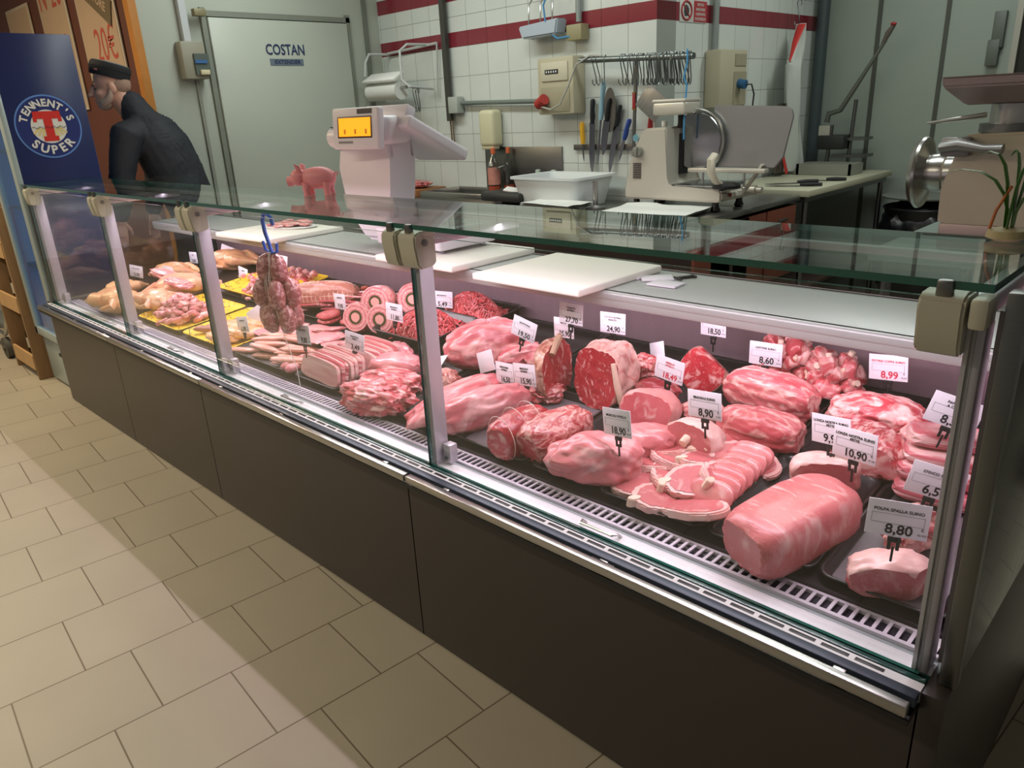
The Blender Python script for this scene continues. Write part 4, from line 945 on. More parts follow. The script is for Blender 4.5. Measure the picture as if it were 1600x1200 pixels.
# ---------------- pig figurine
PIGM=mat('pig_pink','E08C90',.5,0,.05,30)
r=thing('pig_figurine','small pink toy pig standing on the glass top, facing left','figurine',(-2.42,1.478,1.2505),math.radians(218))
mb=MB()
mb.blob(.062,.038,.038,.03,3,4,2.2,1,M_=Matrix.Translation((-.01,0,.058)),freq=1.2,fine=0)
mb.blob(.030,.030,.029,.02,5,4,2.1,1,M_=Matrix.Translation((.062,0,.062)),fine=0)
mb.tube([(.075,0,.055),(.092,0,.050),(.103,0,.048)],[.020,.0165,.0175],16)
for sx,sy in ((.03,.02),(.03,-.02),(-.045,.02),(-.045,-.02)): mb.tube([(sx,sy,.045),(sx+.003,sy,.02),(sx,sy,.0)],[.017,.0125,.0135],12)
mk('body',mb,PIGM,r)
for sy in (-1,1):
    mb=MB(); mb.tube([(.052,.016*sy,.080),(.054,.026*sy,.100),(.062,.032*sy,.108)],[.011,.010,.002],10,flat=.45); mk('ear',mb,PIGM,r)
    mb=MB(); mb.blob(.0028,.0028,.0035,0,1,2,2,1,M_=Matrix.Translation((.083,.017*sy,.072))); mk('eye',mb,BLACK,r)
    mb=MB(); mb.blob(.001,.0025,.004,0,1,2,2,1,M_=Matrix.Translation((.1033,.006*sy,.049))); mk('nostril',mb,mat('pig_dark','9A4850',.6),r)
mb=MB(); mb.tube([(-.07,0,.07),(-.078,.004,.078),(-.082,-.002,.072),(-.078,-.006,.066)],.0028,8); mk('tail',mb,PIGM,r)
# ---------------- scale
SCW=mat('scale_plastic','D9D3DA',.38)
r=thing('weighing_scale','grey-white shop scale with a lit orange customer display, standing on the shelf','scale',(-2.55,1.97,.995))
def sp(name,mb,m,label=None,parent=None):
    o=mk(name,mb,m,parent or r,world=True)
    if label: o['label']=label
    return o
mb=MB(); mb.box((-2.38,1.97,1.045),(.40,.30,.07),bev=.012,seg=3); sp('base',mb,SCW)
mb=MB(); mb.box((-2.36,1.97,1.095),(.36,.28,.012),bev=.004); sp('weighing_plate',mb,STEEL)
for x,y in ((-2.22,1.86),(-2.54,1.86),(-2.22,2.08),(-2.54,2.08)):
    mb=MB(); mb.lathe([(.013,.995),(.016,.998),(.009,1.004),(.009,1.012)],(x,y,0),16); sp('foot',mb,mat('foot_grey','9A969E',.4))
# column: sweeping profile in xz extruded along y
prof=[(-2.90,1.40),(-2.93,1.30),(-2.91,1.19),(-2.86,1.08),(-2.78,1.0),(-2.60,1.0),(-2.585,1.10),(-2.56,1.22),(-2.545,1.33),(-2.54,1.44),(-2.70,1.47)]
T=Matrix(((1,0,0,0),(0,0,-1,0),(0,1,0,0),(0,0,0,1)))
mb=MB(); mb.prism(prof,-2.03,-1.90,T,bev=.02); sp('column',mb,SCW)
mb=MB(); mb.cyl((-2.90,1.89,1.425),(-2.66,1.89,1.425),.042,n=28); mb.box((-2.70,1.95,1.45),(.36,.14,.11),bev=.03,seg=3); sp('printer_housing',mb,SCW)
mb=MB(); mb.box((-2.875,1.88,1.468),(.045,.02,.004),bev=.001); sp('label_slot',mb,BLACK)
dp=MB(); dp.box((0,0,0),(.272,.035,.158),bev=.010,seg=3)
disp=mk('customer_display',dp,SCW,r,(-2.645+2.55,1.835-1.97,1.460-.995),(-.10,0,.12))
mb=MB(); mb.box((.0,-.0185,.005),(.20,.002,.082),bev=.001); mk('screen_bezel',mb,mat('bezel_brown','3A2A20',.4),disp)
mb=MB(); mb.box((.002,-.0200,.005),(.186,.002,.070)); mk('lit_screen',mb,mat('orange_screen',(1.0,.36,.01),.4,emit=1.0),disp)
for i in range(3):
    mb=MB(); mb.box((-.055+.062*i,-.0213,-.012),(.010,.0006,.018)); mk('screen_digit',mb,mat('screen_digit','D07F10',.5,emit=.2),disp)
mb=MB(); mb.box((.060,-.0182,.063),(.085,.001,.018)); mk('name_badge',mb,mat('badge_dark','4A4648',.4),disp)
mb=MB(); mb.box((-.055,-.0182,-.052),(.085,.001,.009)); mk('small_strip',mb,mat('strip_mid','8A8688',.4),disp)
mb=MB(); mb.box((0,0,0),(.30,.36,.05),bev=.014,seg=3); kp=mk('operator_console',mb,SCW,r,(-2.62+2.55,2.10-1.97,1.405-.995),(math.radians(-26),0,math.radians(4)))
mb=MB(); mb.box((.0,-.02,.027),(.25,.25,.004)); mk('keypad',mb,mat('keypad_grey','7C7F86',.5),kp)
mb=MB(); mb.box((-.01,-.155,.04),(.26,.05,.06),bev=.01); mk('console_hood',mb,SCW,kp)
# ================================================================ BENCH ALONG THE TILED WALLS
BST=mat('bench_steel','8E8D88',.33,.9,.08,6); WOODR=mat('red_wood','6A3523',.5,0,.15,10,brushed=(1,1,6)); BOARDO=mat('old_board','B9B79E',.5,0,.05,5)
bench=thing('work_bench','steel-topped corner bench with red-brown wooden fronts against the tiles','work bench',(-3.3,3.75,0))
def wp(root,name,mb,m,label=None):
    o=mk(name,mb,m,root,world=True)
    if label: o['label']=label
    return o
mb=MB(); mb.box((-3.64,3.765,.905),(3.2,.45,.03),bev=.004); mb.box((-2.37,4.30,.905),(.65,.62,.03),bev=.004); wp(bench,'steel_top',mb,BST)
mb=MB(); mb.box((-4.3,3.54,.86),(1.8,.02,.07)); wp(bench,'front_rail',mb,BST)
for y in (3.60,4.0,4.39):
    mb=MB(); mb.box((-2.06,y,.66),(.02,.37,.42),bev=.004); d=wp(bench,'drawer_front',mb,WOODR); mb=MB(); mb.box((-2.045,y,.80),(.02,.10,.014),bev=.003); mk('drawer_pull',mb,STEELD,d,world=True)
mb=MB(); mb.box((-2.36,4.1,.45),(.58,.98,.84)); mb.box((-3.6,3.78,.45),(3.1,.40,.84)); wp(bench,'carcass',mb,mat('carcass_dark','2B1A14',.6))
bt=thing('butcher_table','long table with a worn white plastic top running to the far wall','table',(-2.35,5.35,0))
mb=MB(); mb.box((-2.34,5.36,.925),(.66,1.42,.04),bev=.006); wp(bt,'plastic_top',mb,BOARDO)
mb=MB(); mb.box((-2.34,5.36,.885),(.60,1.38,.03)); wp(bt,'frame',mb,STEELD)
for x,y in ((-2.06,4.72),(-2.06,6.0),(-2.62,4.72),(-2.62,6.0)):
    mb=MB(); mb.cyl((x,y,0),(x,y,.87),.018,n=14); wp(bt,'leg',mb,STEELD)
mb=MB(); mb.box((-2.34,5.36,.3),(.56,1.3,.02)); wp(bt,'lower_shelf',mb,mat('shelf_dark','3A2A22',.6))
# sink
s=thing('steel_sink','stainless sink unit with a splash plate on the tiled wall','sink',(-3.9,3.8,.92))
mb=MB(); mb.box((-3.80,3.991,1.09),(.74,.012,.33),bev=.002); wp(s,'splash_plate',mb,STEELD)
mb=MB()
for c,sz in (((-4.05,3.60,.945),(.85,.02,.05)),((-4.05,3.97,.945),(.85,.02,.05)),((-4.465,3.785,.945),(.02,.37,.05)),((-3.635,3.785,.945),(.02,.37,.05))): mb.box(c,sz,bev=.003)
wp(s,'basin_rim',mb,STEEL)
mb=MB(); mb.box((-4.05,3.785,.925),(.82,.36,.006)); wp(s,'basin',mb,mat('basin_dark','5A5B58',.3,.9))
mb=MB(); mb.tube([(-3.90,3.93,.92),(-3.90,3.93,1.08),(-3.90,3.90,1.13),(-3.90,3.84,1.12)],.011,12); wp(s,'tap',mb,STEEL)
# bottles
def bottle(label,x,y,r_,h,body,capm,fill=None,lab=None):
    r=thing('plastic_bottle',label,'bottle',(x,y,.922))
    mb=MB(); mb.lathe([(r_*.8,0),(r_,.01),(r_,h*.55),(r_*.85,h*.72),(r_*.32,h*.86),(r_*.30,h*.90)],n=24); mk('bottle_body',mb,body,r)
    mb=MB(); mb.lathe([(r_*.38,h*.89),(r_*.38,h),(r_*.30,h*1.01)],n=16); mk('cap',mb,capm,r)
    if fill: mb=MB(); mb.lathe([(r_*.78,.004),(r_*.96,.012),(r_*.96,h*.22)],n=20); mk('liquid',mb,fill,r)
    if lab: mb=MB(); mb.lathe([(r_*1.02,h*.25),(r_*1.02,h*.6)],n=24); mk('label_wrap',mb,lab,r)
CLR=glassmat('clear_plastic',(.80,.82,.80),.06)
bottle('small clear bottle with white cap by the sink',-4.06,3.93,.036,.23,CLR,WPLAST)
bottle('tall dish soap bottle with orange cap, pink label and orange liquid',-3.98,3.88,.045,.33,CLR,mat('orange_cap','C9623A',.5),mat('orange_liquid','C8573A',.3),mat('soap_label','B97C6E',.5,0,.4,25))
bottle('second clear bottle with orange cap behind the soap',-3.90,3.95,.040,.33,CLR,mat('orange_cap','C9623A',.5),mat('orange_liquid','C8573A',.3))
for i,x in enumerate((-3.60,-3.46)):
    r=thing('green_bottle_top',('left','right')[i]+' small bottle with green neck behind the white tub','bottle',(x,3.93,.922)); mb=MB(); mb.lathe([(.03,0),(.03,.12),(.015,.16)],n=18); mk('bottle_body',mb,mat('green_plastic','2F7A55',.4),r); mb=MB(); mb.lathe([(.018,.155),(.018,.185),(.01,.187)],n=14); mk('cap',mb,mat('pale_cap','B8C8B8',.5),r)
r=thing('soap_dispenser','cream plastic dispenser fixed to the tiles above the sink','dispenser',(-4.05,3.93,1.25))
mb=MB(); mb.box((-4.05,3.94,1.385),(.15,.11,.25),bev=.03,seg=4); wp(r,'dispenser_body',mb,mat('cream_plastic','CBC7A6',.4)); mb=MB(); mb.box((-4.05,3.93,1.255),(.12,.07,.025),bev=.008); wp(r,'nozzle_cover',mb,IVORY)
# meat on wooden block left end
mb=MB(); mb.box((-4.82,3.78,.945),(.50,.30,.05),bev=.006); o=mk('wooden_block',mb,mat('block_wood','8A5A36',.55,0,.15,10),recenter=True); tag(o,'low wooden chopping block at the left end of the bench','chopping block')
piece('raw_meat_cut','striped red and white meat cut on the wooden chopping block',BEEFM,(-4.78,3.76,1.0),(.19,.10,.028),(0,0,.1),700,amp=.2,sub=4)
# white tub
r=thing('white_tub','large white rectangular plastic tub on the bench under the knives','tub',(-3.20,3.72,.922))
mb=MB()
def rr(w,d,z,rad=.04):
    out=[]
    for sx,sy,a0 in ((1,1,0),(-1,1,90),(-1,-1,180),(1,-1,270)):
        for i in range(5):
            a=math.radians(a0+i*22.5); out.append(mb.bm.verts.new((sx*(w/2-rad)+rad*math.cos(a),sy*(d/2-rad)+rad*math.sin(a),z)))
    return out
R=[rr(.44,.32,.008),rr(.52,.38,.178),rr(.56,.42,.180),rr(.56,.42,.165),rr(.53,.39,.163),rr(.45,.33,0)]
mb.bm.faces.new(R[0]); mb.bm.faces.new(R[-1][::-1])
for A,B in zip(R,R[1:]):
    for j in range(20): mb.bm.faces.new((A[j],A[(j+1)%20],B[(j+1)%20],B[j]))
for f in mb.bm.faces: f.smooth=True
mk('tub_body',mb,mat('tub_white','D5DADA',.4),r)
mb=MB(); mb.box((-.05,-.181,.11),(.04,.002,.018)); mb.box((.02,-.181,.11),(.018,.002,.022)); mk('printed_marks',mb,mat('print_grey','8D9290',.6),r)
# black tray & papers & spike
r=mk('black_basin',MB().box((0,0,.03),(.36,.24,.06),bev=.02),mat('basin_black','2B2C2C',.5),None,(-3.56,3.62,.981-.04)); tag(r,'small black basin with a white scrap, left of the white tub','basin')
mb=MB(); mb.box((0,0,0),(.12,.08,.01),(.2,.15,0),bev=.004); o=mk('white_scrap',mb,WPLAST,None,(-3.52,3.60,1.01),(0,0,.4)); tag(o,'crumpled white scrap lying in the black basin','paper')
def papers(name,label,x,y,z,w_,d_,rot,n,seed):
    q=random.Random(seed); mb=MB(); N=14
    for k in range(n):
        g=[[mb.bm.verts.new(((i/N-.5)*w_+k*.006,(j/N-.5)*d_-k*.004,k*.004+.012*max(0,noise.noise(Vector((i/N*2+k,j/N*2,seed))))+.035*max(0,(j/N-.75))*(1 if i<6 else .3))) for j in range(N+1)] for i in range(N+1)]
        for i in range(N):
            for j in range(N): f=mb.bm.faces.new((g[i][j],g[i+1][j],g[i+1][j+1],g[i][j+1])); f.smooth=True
    o=mk(name,mb,mat('wrap_paper','D9DBD6',.6),None,(x,y,z),(0,0,rot)); tag(o,label,'paper')
papers('wrapping_paper','stack of white wrapping paper sheets in front of the slicer',-2.42,3.55,.926,.52,.36,math.radians(8),7,3)
papers('wrapping_paper','creased white paper pad in front of the white tub',-3.07,3.50,.945,.42,.22,math.radians(-6),6,8)
r=thing('paper_spike','steel post on a round foot standing between tub and slicer','stand',(-2.86,3.62,.922)); mb=MB(); mb.lathe([(.06,0),(.06,.008),(.02,.018),(.017,.02)],n=28); mk('foot',mb,STEEL,r); mb=MB(); mb.lathe([(.016,.018),(.016,.16),(.012,.163)],n=18); mk('post',mb,STEEL,r)
# ================================================================ SLICER
SLB=mat('slicer_aluminium','CFC9BC',.34,.35); SLD=mat('slicer_grey','85898A',.25,.85)
r=thing('meat_slicer','big aluminium meat slicer with round blade and grey carriage plate on the bench','slicer',(-2.38,3.92,.922))
# housing profile in xz
mb=MB(); 
prof=[(-2.72,.975),(-2.72,1.03),(-2.68,1.20),(-2.62,1.33),(-2.585,1.365),(-2.44,1.37),(-2.44,1.10),(-2.425,1.06),(-2.40,1.045),(-2.10,1.045),(-2.085,1.03),(-2.085,.985),(-2.10,.975)]
mb.prism(prof,-4.06,-3.72,T,bev=.010); wp(r,'housing',mb,SLB)
mb=MB(); mb.box((-2.40,3.90,1.05),(.56,.30,.02),bev=.006); wp(r,'drip_tray',mb,SLD)
for x,y in ((-2.66,3.76),(-2.14,3.76),(-2.66,4.02),(-2.14,4.02)):
    mb=MB(); mb.lathe([(.022,.922),(.028,.93),(.018,.955),(.018,.98)],(x,y,0),16); wp(r,'rubber_foot',mb,BLACK)
mb=MB(); mb.lathe([(.0001,-.012),(.150,-.008),(.158,0),(.150,.008),(.0001,.012)],(-2.335,3.87,1.285),48,'Y'); wp(r,'blade',mb,mat('blade_steel','9DA1A2',.15,1))
mb=MB(); mb.tube([(-2.335+.165*math.cos(a),3.868,1.285+.168*math.sin(a)) for a in [math.radians(d) for d in range(-60,100,8)]],.008,8); wp(r,'blade_guard',mb,STEEL)
mb=MB(); mb.box((-2.425,3.90,1.22),(.02,.10,.22)); wp(r,'blade_recess',mb,BLACK)
mb=MB(); mb.box((-2.455,3.84,1.465),(.21,.16,.07),bev=.014,seg=3); mb.box((-2.455,3.84,1.505),(.215,.165,.018),bev=.006); wp(r,'sharpener_cover',mb,SLB)
mb=MB(); mb.cyl((-2.44,3.87,1.36),(-2.44,3.87,1.44),.018,n=14); wp(r,'sharpener_stem',mb,BLACK)
mb=MB(); mb.cyl((-2.53,3.84,1.37),(-2.53,3.84,1.40),.016,n=12); wp(r,'lock_knob',mb,WPLAST)
pl=[(-.17,-.155),(.20,-.155),(.245,-.10),(.285,.10),(.275,.135),(.24,.15),(-.17,.172)]
mb=MB(); mb.prism(pl,-.006,.006,Matrix.Translation((-2.08,3.90,1.30))@Matrix.Rotation(PI/2,4,'X'),bev=.004); wp(r,'carriage_plate',mb,mat('plate_grey','9A9998',.35,.6))
mb=MB(); mb.box((-2.12,3.83,1.135),(.46,.05,.022),bev=.004); wp(r,'carriage_rail',mb,SLB)
for x in (-2.27,-2.02): mb=MB(); mb.cyl((x,3.84,1.05),(x,3.84,1.13),.006,n=8); wp(r,'carriage_post',mb,STEEL)
mb=MB(); mb.tube([(-2.12,3.70,1.23),(-2.13,3.68,1.20),(-2.13,3.68,1.14),(-2.11,3.70,1.09),(-2.09,3.74,1.06)],[.028,.034,.033,.030,.026],16,flat=.5); wp(r,'pusher_handle',mb,mat('handle_cream','C6BFAE',.4))
mb=MB(); mb.lathe([(.075,1.05),(.075,1.065),(.05,1.08),(.001,1.082)],(-2.08,3.76,0),24); wp(r,'handle_base',mb,BLACK)
mb=MB(); mb.cyl((-2.62,3.715,1.24),(-2.62,3.69,1.24),.030,n=20); mb.box((-2.62,3.685,1.24),(.02,.012,.055),bev=.004); wp(r,'thickness_dial',mb,mat('dial_grey','8C8C84',.4,.3))
mb=MB()
for i in range(9): mb.box((-2.63,3.717,1.175-.010*i),(.055,.004,.0045))
wp(r,'vent_slots',mb,BLACK)
mb=MB(); mb.cyl((-2.64,3.7185,1.315),(-2.64,3.716,1.315),.020,n=24); wp(r,'round_badge',mb,mat('badge_blue','6E9AA6',.4))
mb=MB(); mb.cyl((-2.08,3.80,1.01),(-2.072,3.80,1.01),.011,n=16); wp(r,'red_button',mb,mat('red_button','8E1F22',.4))
mb=MB(); mb.cyl((-2.08,3.87,1.01),(-2.072,3.87,1.01),.011,n=16); wp(r,'white_button',mb,WPLAST)
mb=MB(); mb.cyl((-2.09,3.98,1.02),(-2.02,3.98,1.02),.026,n=18); mb.cyl((-2.02,3.98,1.02),(-1.985,3.98,1.02),.017,n=14); wp(r,'adjust_knob',mb,SLB)
mb=MB(); mb.box((-1.99,3.88,1.09),(.012,.03,.18),(0,math.radians(35),0)); wp(r,'side_lever',mb,SLB)
# ================================================================ WALL THINGS ON THE TILES
KS=mat('knife_steel','9B9CA0',.25,1)
bar=mk('magnetic_knife_bar',MB().box((-3.04,3.988,1.25),(.56,.022,.035),bev=.004),mat('bar_steel','6E6A66',.4,.7),recenter=True); tag(bar,'horizontal magnetic bar on the tiles holding the knives','knife rack')
def knife(label,x,z0,z1,hz,hm,w_=.032,lean=0,up=True,y=3.965):
    """blade hangs from z1 (handle side) down to z0 (tip)"""
    r=thing('butcher_knife',label,'knife',(x,y,z1),rot=(0,math.radians(lean),0))
    L_=z1-z0; mb=MB(); mb.prism([(-w_/2,0),(w_/2,0),(w_/2,-L_*.72),(w_*.30,-L_*.9),(w_*.1,-L_),(-w_*.25,-L_*.85),(-w_/2,-L_*.6)],-.0012,.0012,Matrix.Rotation(PI/2,4,'X')); mk('blade',mb,KS,r)
    mb=MB(); mb.tube([(0,0,-.005),(.002,0,hz*.25),(-.001,0,hz*.55),(.002,0,hz*.9),(0,0,hz)],[.016,.021,.018,.021,.014],12,flat=.7); mk('handle',mb,hm,r)
YH=mat('yellow_handle','D9A21E',.45); BH=mat('blue_handle','2B4A9C',.45); RH=mat('red_handle','A32A30',.45); BKH=mat('black_handle','17181B',.5); LBH=mat('pale_blue_handle','8FB4C4',.45)
knife('thin knife with yellow handle, leftmost on the magnetic bar',-3.23,1.16,1.275,.13,YH,.012,-3)
knife('broad knife with long black handle, right of the yellow one',-3.15,1.08,1.40,.14,BKH,.045,2)
knife('sharpening steel with pale blue handle among the knives',-3.07,1.14,1.42,.22,LBH,.014,6,y=3.95)
knife('knife with black handle leaning right, centre of the bar',-3.02,1.20,1.41,.13,BKH,.05,10,y=3.945)
knife('wide knife with short black handle, pointing down left',-2.96,1.08,1.38,.12,BKH,.04,12)
knife('knife with blue handle, right side of the magnetic bar',-2.90,1.16,1.30,.12,BH,.02,18)
knife('knife with red handle right of the long steel',-2.72,1.10,1.32,.13,RH,.02,8)
r=thing('cleaver_blade','rounded grey cleaver hanging blade up between the knives','cleaver',(-3.0,3.95,1.47)); mb=MB(); mb.prism([(.045*math.cos(a)*1,.13*math.sin(a)) for a in [i*PI/12 for i in range(24)]],-.0015,.0015,Matrix.Rotation(PI/2,4,'X')); mk('blade',mb,mat('cleaver_grey','6E6C68',.4,.8),r)
r=thing('bone_saw','long narrow bone saw hanging beside the slicer with brass fittings','saw',(-2.80,3.93,1.5))
mb=MB(); mb.box((0,0,-.05),(.018,.012,.62),(0,.03,0)); mk('saw_frame',mb,STEELD,r); mb=MB(); mb.box((.012,-.002,-.06),(.002,.004,.60),(0,.05,0)); mk('saw_blade',mb,KS,r)
for z in (.06,-.03): mb=MB(); mb.box((0,-.008,z),(.024,.01,.008)); mk('brass_fitting',mb,mat('brass','B08A3A',.3,.9),r)
mb=MB(); mb.box((0,-.008,.015),(.02,.012,.09),bev=.004); mk('grip',mb,RH,r)
r=mk('meat_tenderizer_plate',MB().box((0,0,0),(.17,.008,.15),bev=.003),mat('tenderizer','9C9A96',.4,.7,.25,60,brushed=(1,1,.1)),None,(-2.66,3.90,1.50),(0,math.radians(38),0)); tag(r,'square grooved steel plate hung cornerwise above the slicer','meat tenderizer')
# hook rail
rail=mk('hook_rail',MB().cyl((-3.17,3.88,1.765),(-2.34,3.82,1.725),.017,n=16),mat('rail_galv','7D8482',.35,.8,.15,20),recenter=True); tag(rail,'round steel rail crowded with hooks in front of the tiled corner','rail')
def hook_mb(h):
    mb=MB(); mb.tube([(.012,0,-.012),(.016,0,.006),(.006,0,.024),(-.010,0,.022),(-.016,0,.004),(-.006,0,-h*.35),(.006,0,-h*.75),(.004,0,-h),(-.012,0,-h-.014),(-.026,0,-h),(-.027,0,-h+.02)],.0032,6); return mb
HM=mat('hook_steel','6F7472',.3,.9)
hp=mk('steel_hook',hook_mb(.13),HM); hme=hp.data; bpy.data.objects.remove(hp)
q=random.Random(4)
xs=[-3.06,-3.03,-2.97,-2.84,-2.82,-2.79,-2.77,-2.75,-2.72,-2.70,-2.68]+[-2.65+.010*i for i in range(25)]+[-2.385+.012*i for i in range(3)]
for i,x in enumerate(xs):
    t=(x+3.17)/.83; o=link_mesh('steel_hook',hme,None,(x,3.88-.06*t,1.765-.04*t-.0),(q.uniform(-.05,.05),q.uniform(-.12,.12),PI/2+q.uniform(-.5,.5))); tag(o,'thin steel meat hook hanging on the crowded rail','hook','meat hooks on the rail')
mb=MB(); mb.tube([(-2.37,3.80,1.76),(-2.36,3.79,1.70),(-2.38,3.79,1.62),(-2.36,3.79,1.58),(-2.37,3.79,1.45),(-2.37,3.79,1.30)],.005,8); o=mk('blue_cord',mb,mat('blue_cord','3F86B4',.5),recenter=True); tag(o,'thin blue cord hanging from the right end of the hook rail','cord')
# electric boxes
BOX=mat('switch_box_ivory','B3AC92',.5)
r=thing('meter_box','ivory meter box with a row of counters and a red plug on the left','electric box',(-3.38,3.93,1.46))
mb=MB(); mb.box((-3.38,3.94,1.63),(.30,.12,.34),bev=.01); wp(r,'box_body',mb,BOX)
mb=MB(); mb.box((-3.38,3.876,1.715),(.22,.01,.11),bev=.003); wp(r,'window_frame',mb,mat('box_light','C3BDA6',.4))
mb=MB(); mb.box((-3.40,3.870,1.715),(.11,.004,.026)); w_=wp(r,'counter_strip',mb,BLACK)
for i in range(5): mb=MB(); mb.box((-3.44+.02*i,3.867,1.715),(.008,.002,.012)); mk('counter_digit',mb,WPLAST,w_,world=True)
mb=MB(); mb.box((-3.38,3.878,1.55),(.24,.006,.15),bev=.002); wp(r,'lower_cover',mb,mat('cover_olive','9A937A',.5))
mb=MB(); mb.cyl((-3.51,3.86,1.525),(-3.44,3.84,1.555),.034,n=18); wp(r,'red_plug',mb,mat('plug_red','A8342E',.45))
mb=MB(); mb.tube([(-3.47,3.84,1.51),(-3.38,3.83,1.49),(-3.30,3.83,1.52),(-3.24,3.84,1.62),(-3.18,3.85,1.74),(-3.08,3.86,1.785),(-2.99,3.86,1.775)],.006,8); wp(r,'grey_cable',mb,mat('cable_grey','A5A39A',.5))
r=thing('socket_box','ivory socket box with blue plug on the darker side wall','electric box',(-2.64,4.70,1.44))
mb=MB(); mb.box((-2.64,4.70,1.62),(.11,.34,.34),bev=.01); wp(r,'box_body',mb,BOX)
mb=MB(); mb.box((-2.583,4.78,1.73),(.006,.14,.07)); mb.box((-2.583,4.78,1.56),(.006,.16,.20)); wp(r,'recessed_cover',mb,mat('cover_olive','9A937A',.5))
mb=MB(); mb.cyl((-2.58,4.76,1.59),(-2.53,4.76,1.58),.028,n=16); wp(r,'blue_plug',mb,mat('plug_blue','2A5C86',.45))
mb=MB(); mb.tube([(-2.53,4.76,1.58),(-2.50,4.78,1.58),(-2.49,4.80,1.52),(-2.50,4.80,1.40)],.005,8); wp(r,'black_cable',mb,BLACK)
PIPE=mat('pipe_grey','6F7873',.45,.1); PIPEL=mat('pipe_light','8F9793',.4,.3)
def pipe(name,label,pts,rad,m,cat='pipe'):
    o=mk(name,MB().tube(pts,rad,12),m,recenter=True); tag(o,label,cat); return o
pipe('conduit_pipe','horizontal grey conduit from the small junction box to the meter box',[(-4.36,3.965,1.565),(-3.52,3.955,1.545)],.015,PIPE)
pipe('conduit_pipe','vertical grey conduit above the socket box',[(-2.67,4.60,3.0),(-2.67,4.60,1.79)],.020,PIPEL)
pipe('conduit_pipe','vertical conduit ending at the small olive box on the left tiles',[(-3.25,3.97,3.0),(-3.25,3.97,1.99)],.018,PIPEL)
pipe('drain_pipe','dark vertical pipe in the corner beside the far pale panels',[(-2.62,6.05,3.0),(-2.62,6.05,.95)],.045,mat('pipe_dark','3E4A4C',.5))
r=thing('steel_channel','dark vertical metal channel hanging in front of the left tiles','channel',(-4.50,3.93,1.2))
mb=MB(); mb.box((-4.50,3.96,2.22),(.045,.03,1.55)); wp(r,'channel_body',mb,mat('channel_dark','4B4A45',.5,.4)); mb=MB(); mb.cyl((-4.50,3.96,1.45),(-4.495,3.96,1.26),.006,n=8); mb.cyl((-4.475,3.96,1.45),(-4.47,3.96,1.23),.006,n=8); wp(r,'bare_rods',mb,mat('rod_brown','6B5B48',.5,.3))
r=mk('junction_box',MB().box((-4.42,3.955,1.555),(.10,.07,.115),bev=.006),mat('jbox_white','A7ADA5',.5),recenter=True); tag(r,'small square pale junction box left of the meter box','electric box')
r=mk('junction_box',MB().box((-3.25,3.955,1.93),(.12,.08,.09),bev=.006),mat('jbox_olive','938B68',.5),recenter=True); tag(r,'small olive junction box under a conduit on the red stripe','electric box')
r=thing('steriliser_lamp','small translucent wall lamp on wire brackets at the top of the tiles','lamp',(-3.51,3.90,1.92))
mb=MB(); mb.prism([(-.17,.03),(.17,.05),(.15,-.04),(-.14,-.045)],-.05,.05,Matrix.Translation((-3.51,3.92,1.97))@Matrix.Rotation(PI/2,4,'X'),bev=.01); wp(r,'lamp_shell',mb,mat('lamp_shell','A9B4BE',.3))
for x in (-3.60,-3.50,-3.40): mb=MB(); mb.tube([(x,3.98,2.2),(x,3.90,2.12),(x,3.89,1.98),(x,3.93,1.92)],.005,8); wp(r,'wire_bracket',mb,STEEL)
mb=MB(); mb.tube([(-3.40,3.90,2.25),(-3.46,3.88,2.10),(-3.44,3.88,1.96),(-3.36,3.89,1.905),(-3.28,3.92,1.91)],.006,8); wp(r,'blue_cable',mb,mat('blue_cord','3F86B4',.5))
# paper roll holder
r=thing('paper_roll_holder','white wire paper-roll holder with a roll, under the red stripe on the left tiles','paper holder',(-4.98,3.90,1.62))
mb=MB(); mb.tube([(-5.20,3.99,1.96),(-5.22,3.80,1.96),(-5.22,3.76,1.90),(-5.23,3.75,1.80)],.010,8); mb.tube([(-4.72,3.99,1.99),(-4.74,3.80,1.99),(-4.78,3.76,1.95),(-4.76,3.74,1.75),(-4.70,3.76,1.70),(-4.68,3.97,1.68)],.010,8); mb.tube([(-5.20,3.97,1.965),(-4.60,3.97,1.99)],.010,8); mb.tube([(-4.60,3.97,1.99),(-4.64,3.97,1.62)],.007,8); wp(r,'wire_frame',mb,mat('wire_white','B6BAB6',.45))
mb=MB(); mb.box((-5.02,3.76,1.78),(.40,.12,.02),(.5,0,0),bev=.003); wp(r,'tear_plate',mb,WPLAST)
mb=MB(); mb.lathe([(.018,-.19),(.065,-.19),(.065,.19),(.018,.19)],(-5.02,3.78,1.68),28,'X'); wp(r,'paper_roll',mb,mat('roll_paper','D6D8D2',.7))
mb=MB(); mb.cyl((-5.25,3.78,1.68),(-4.76,3.78,1.70),.012,n=12); wp(r,'roll_rod',mb,STEEL)
for i in range(3):
    o=link_mesh('steel_hook',hme,None,(-4.70+.025*i,3.80,1.665),(0,0,PI/2+.3*i)); tag(o,'thin steel hook hanging under the paper roll holder','hook','hooks under the paper holder')
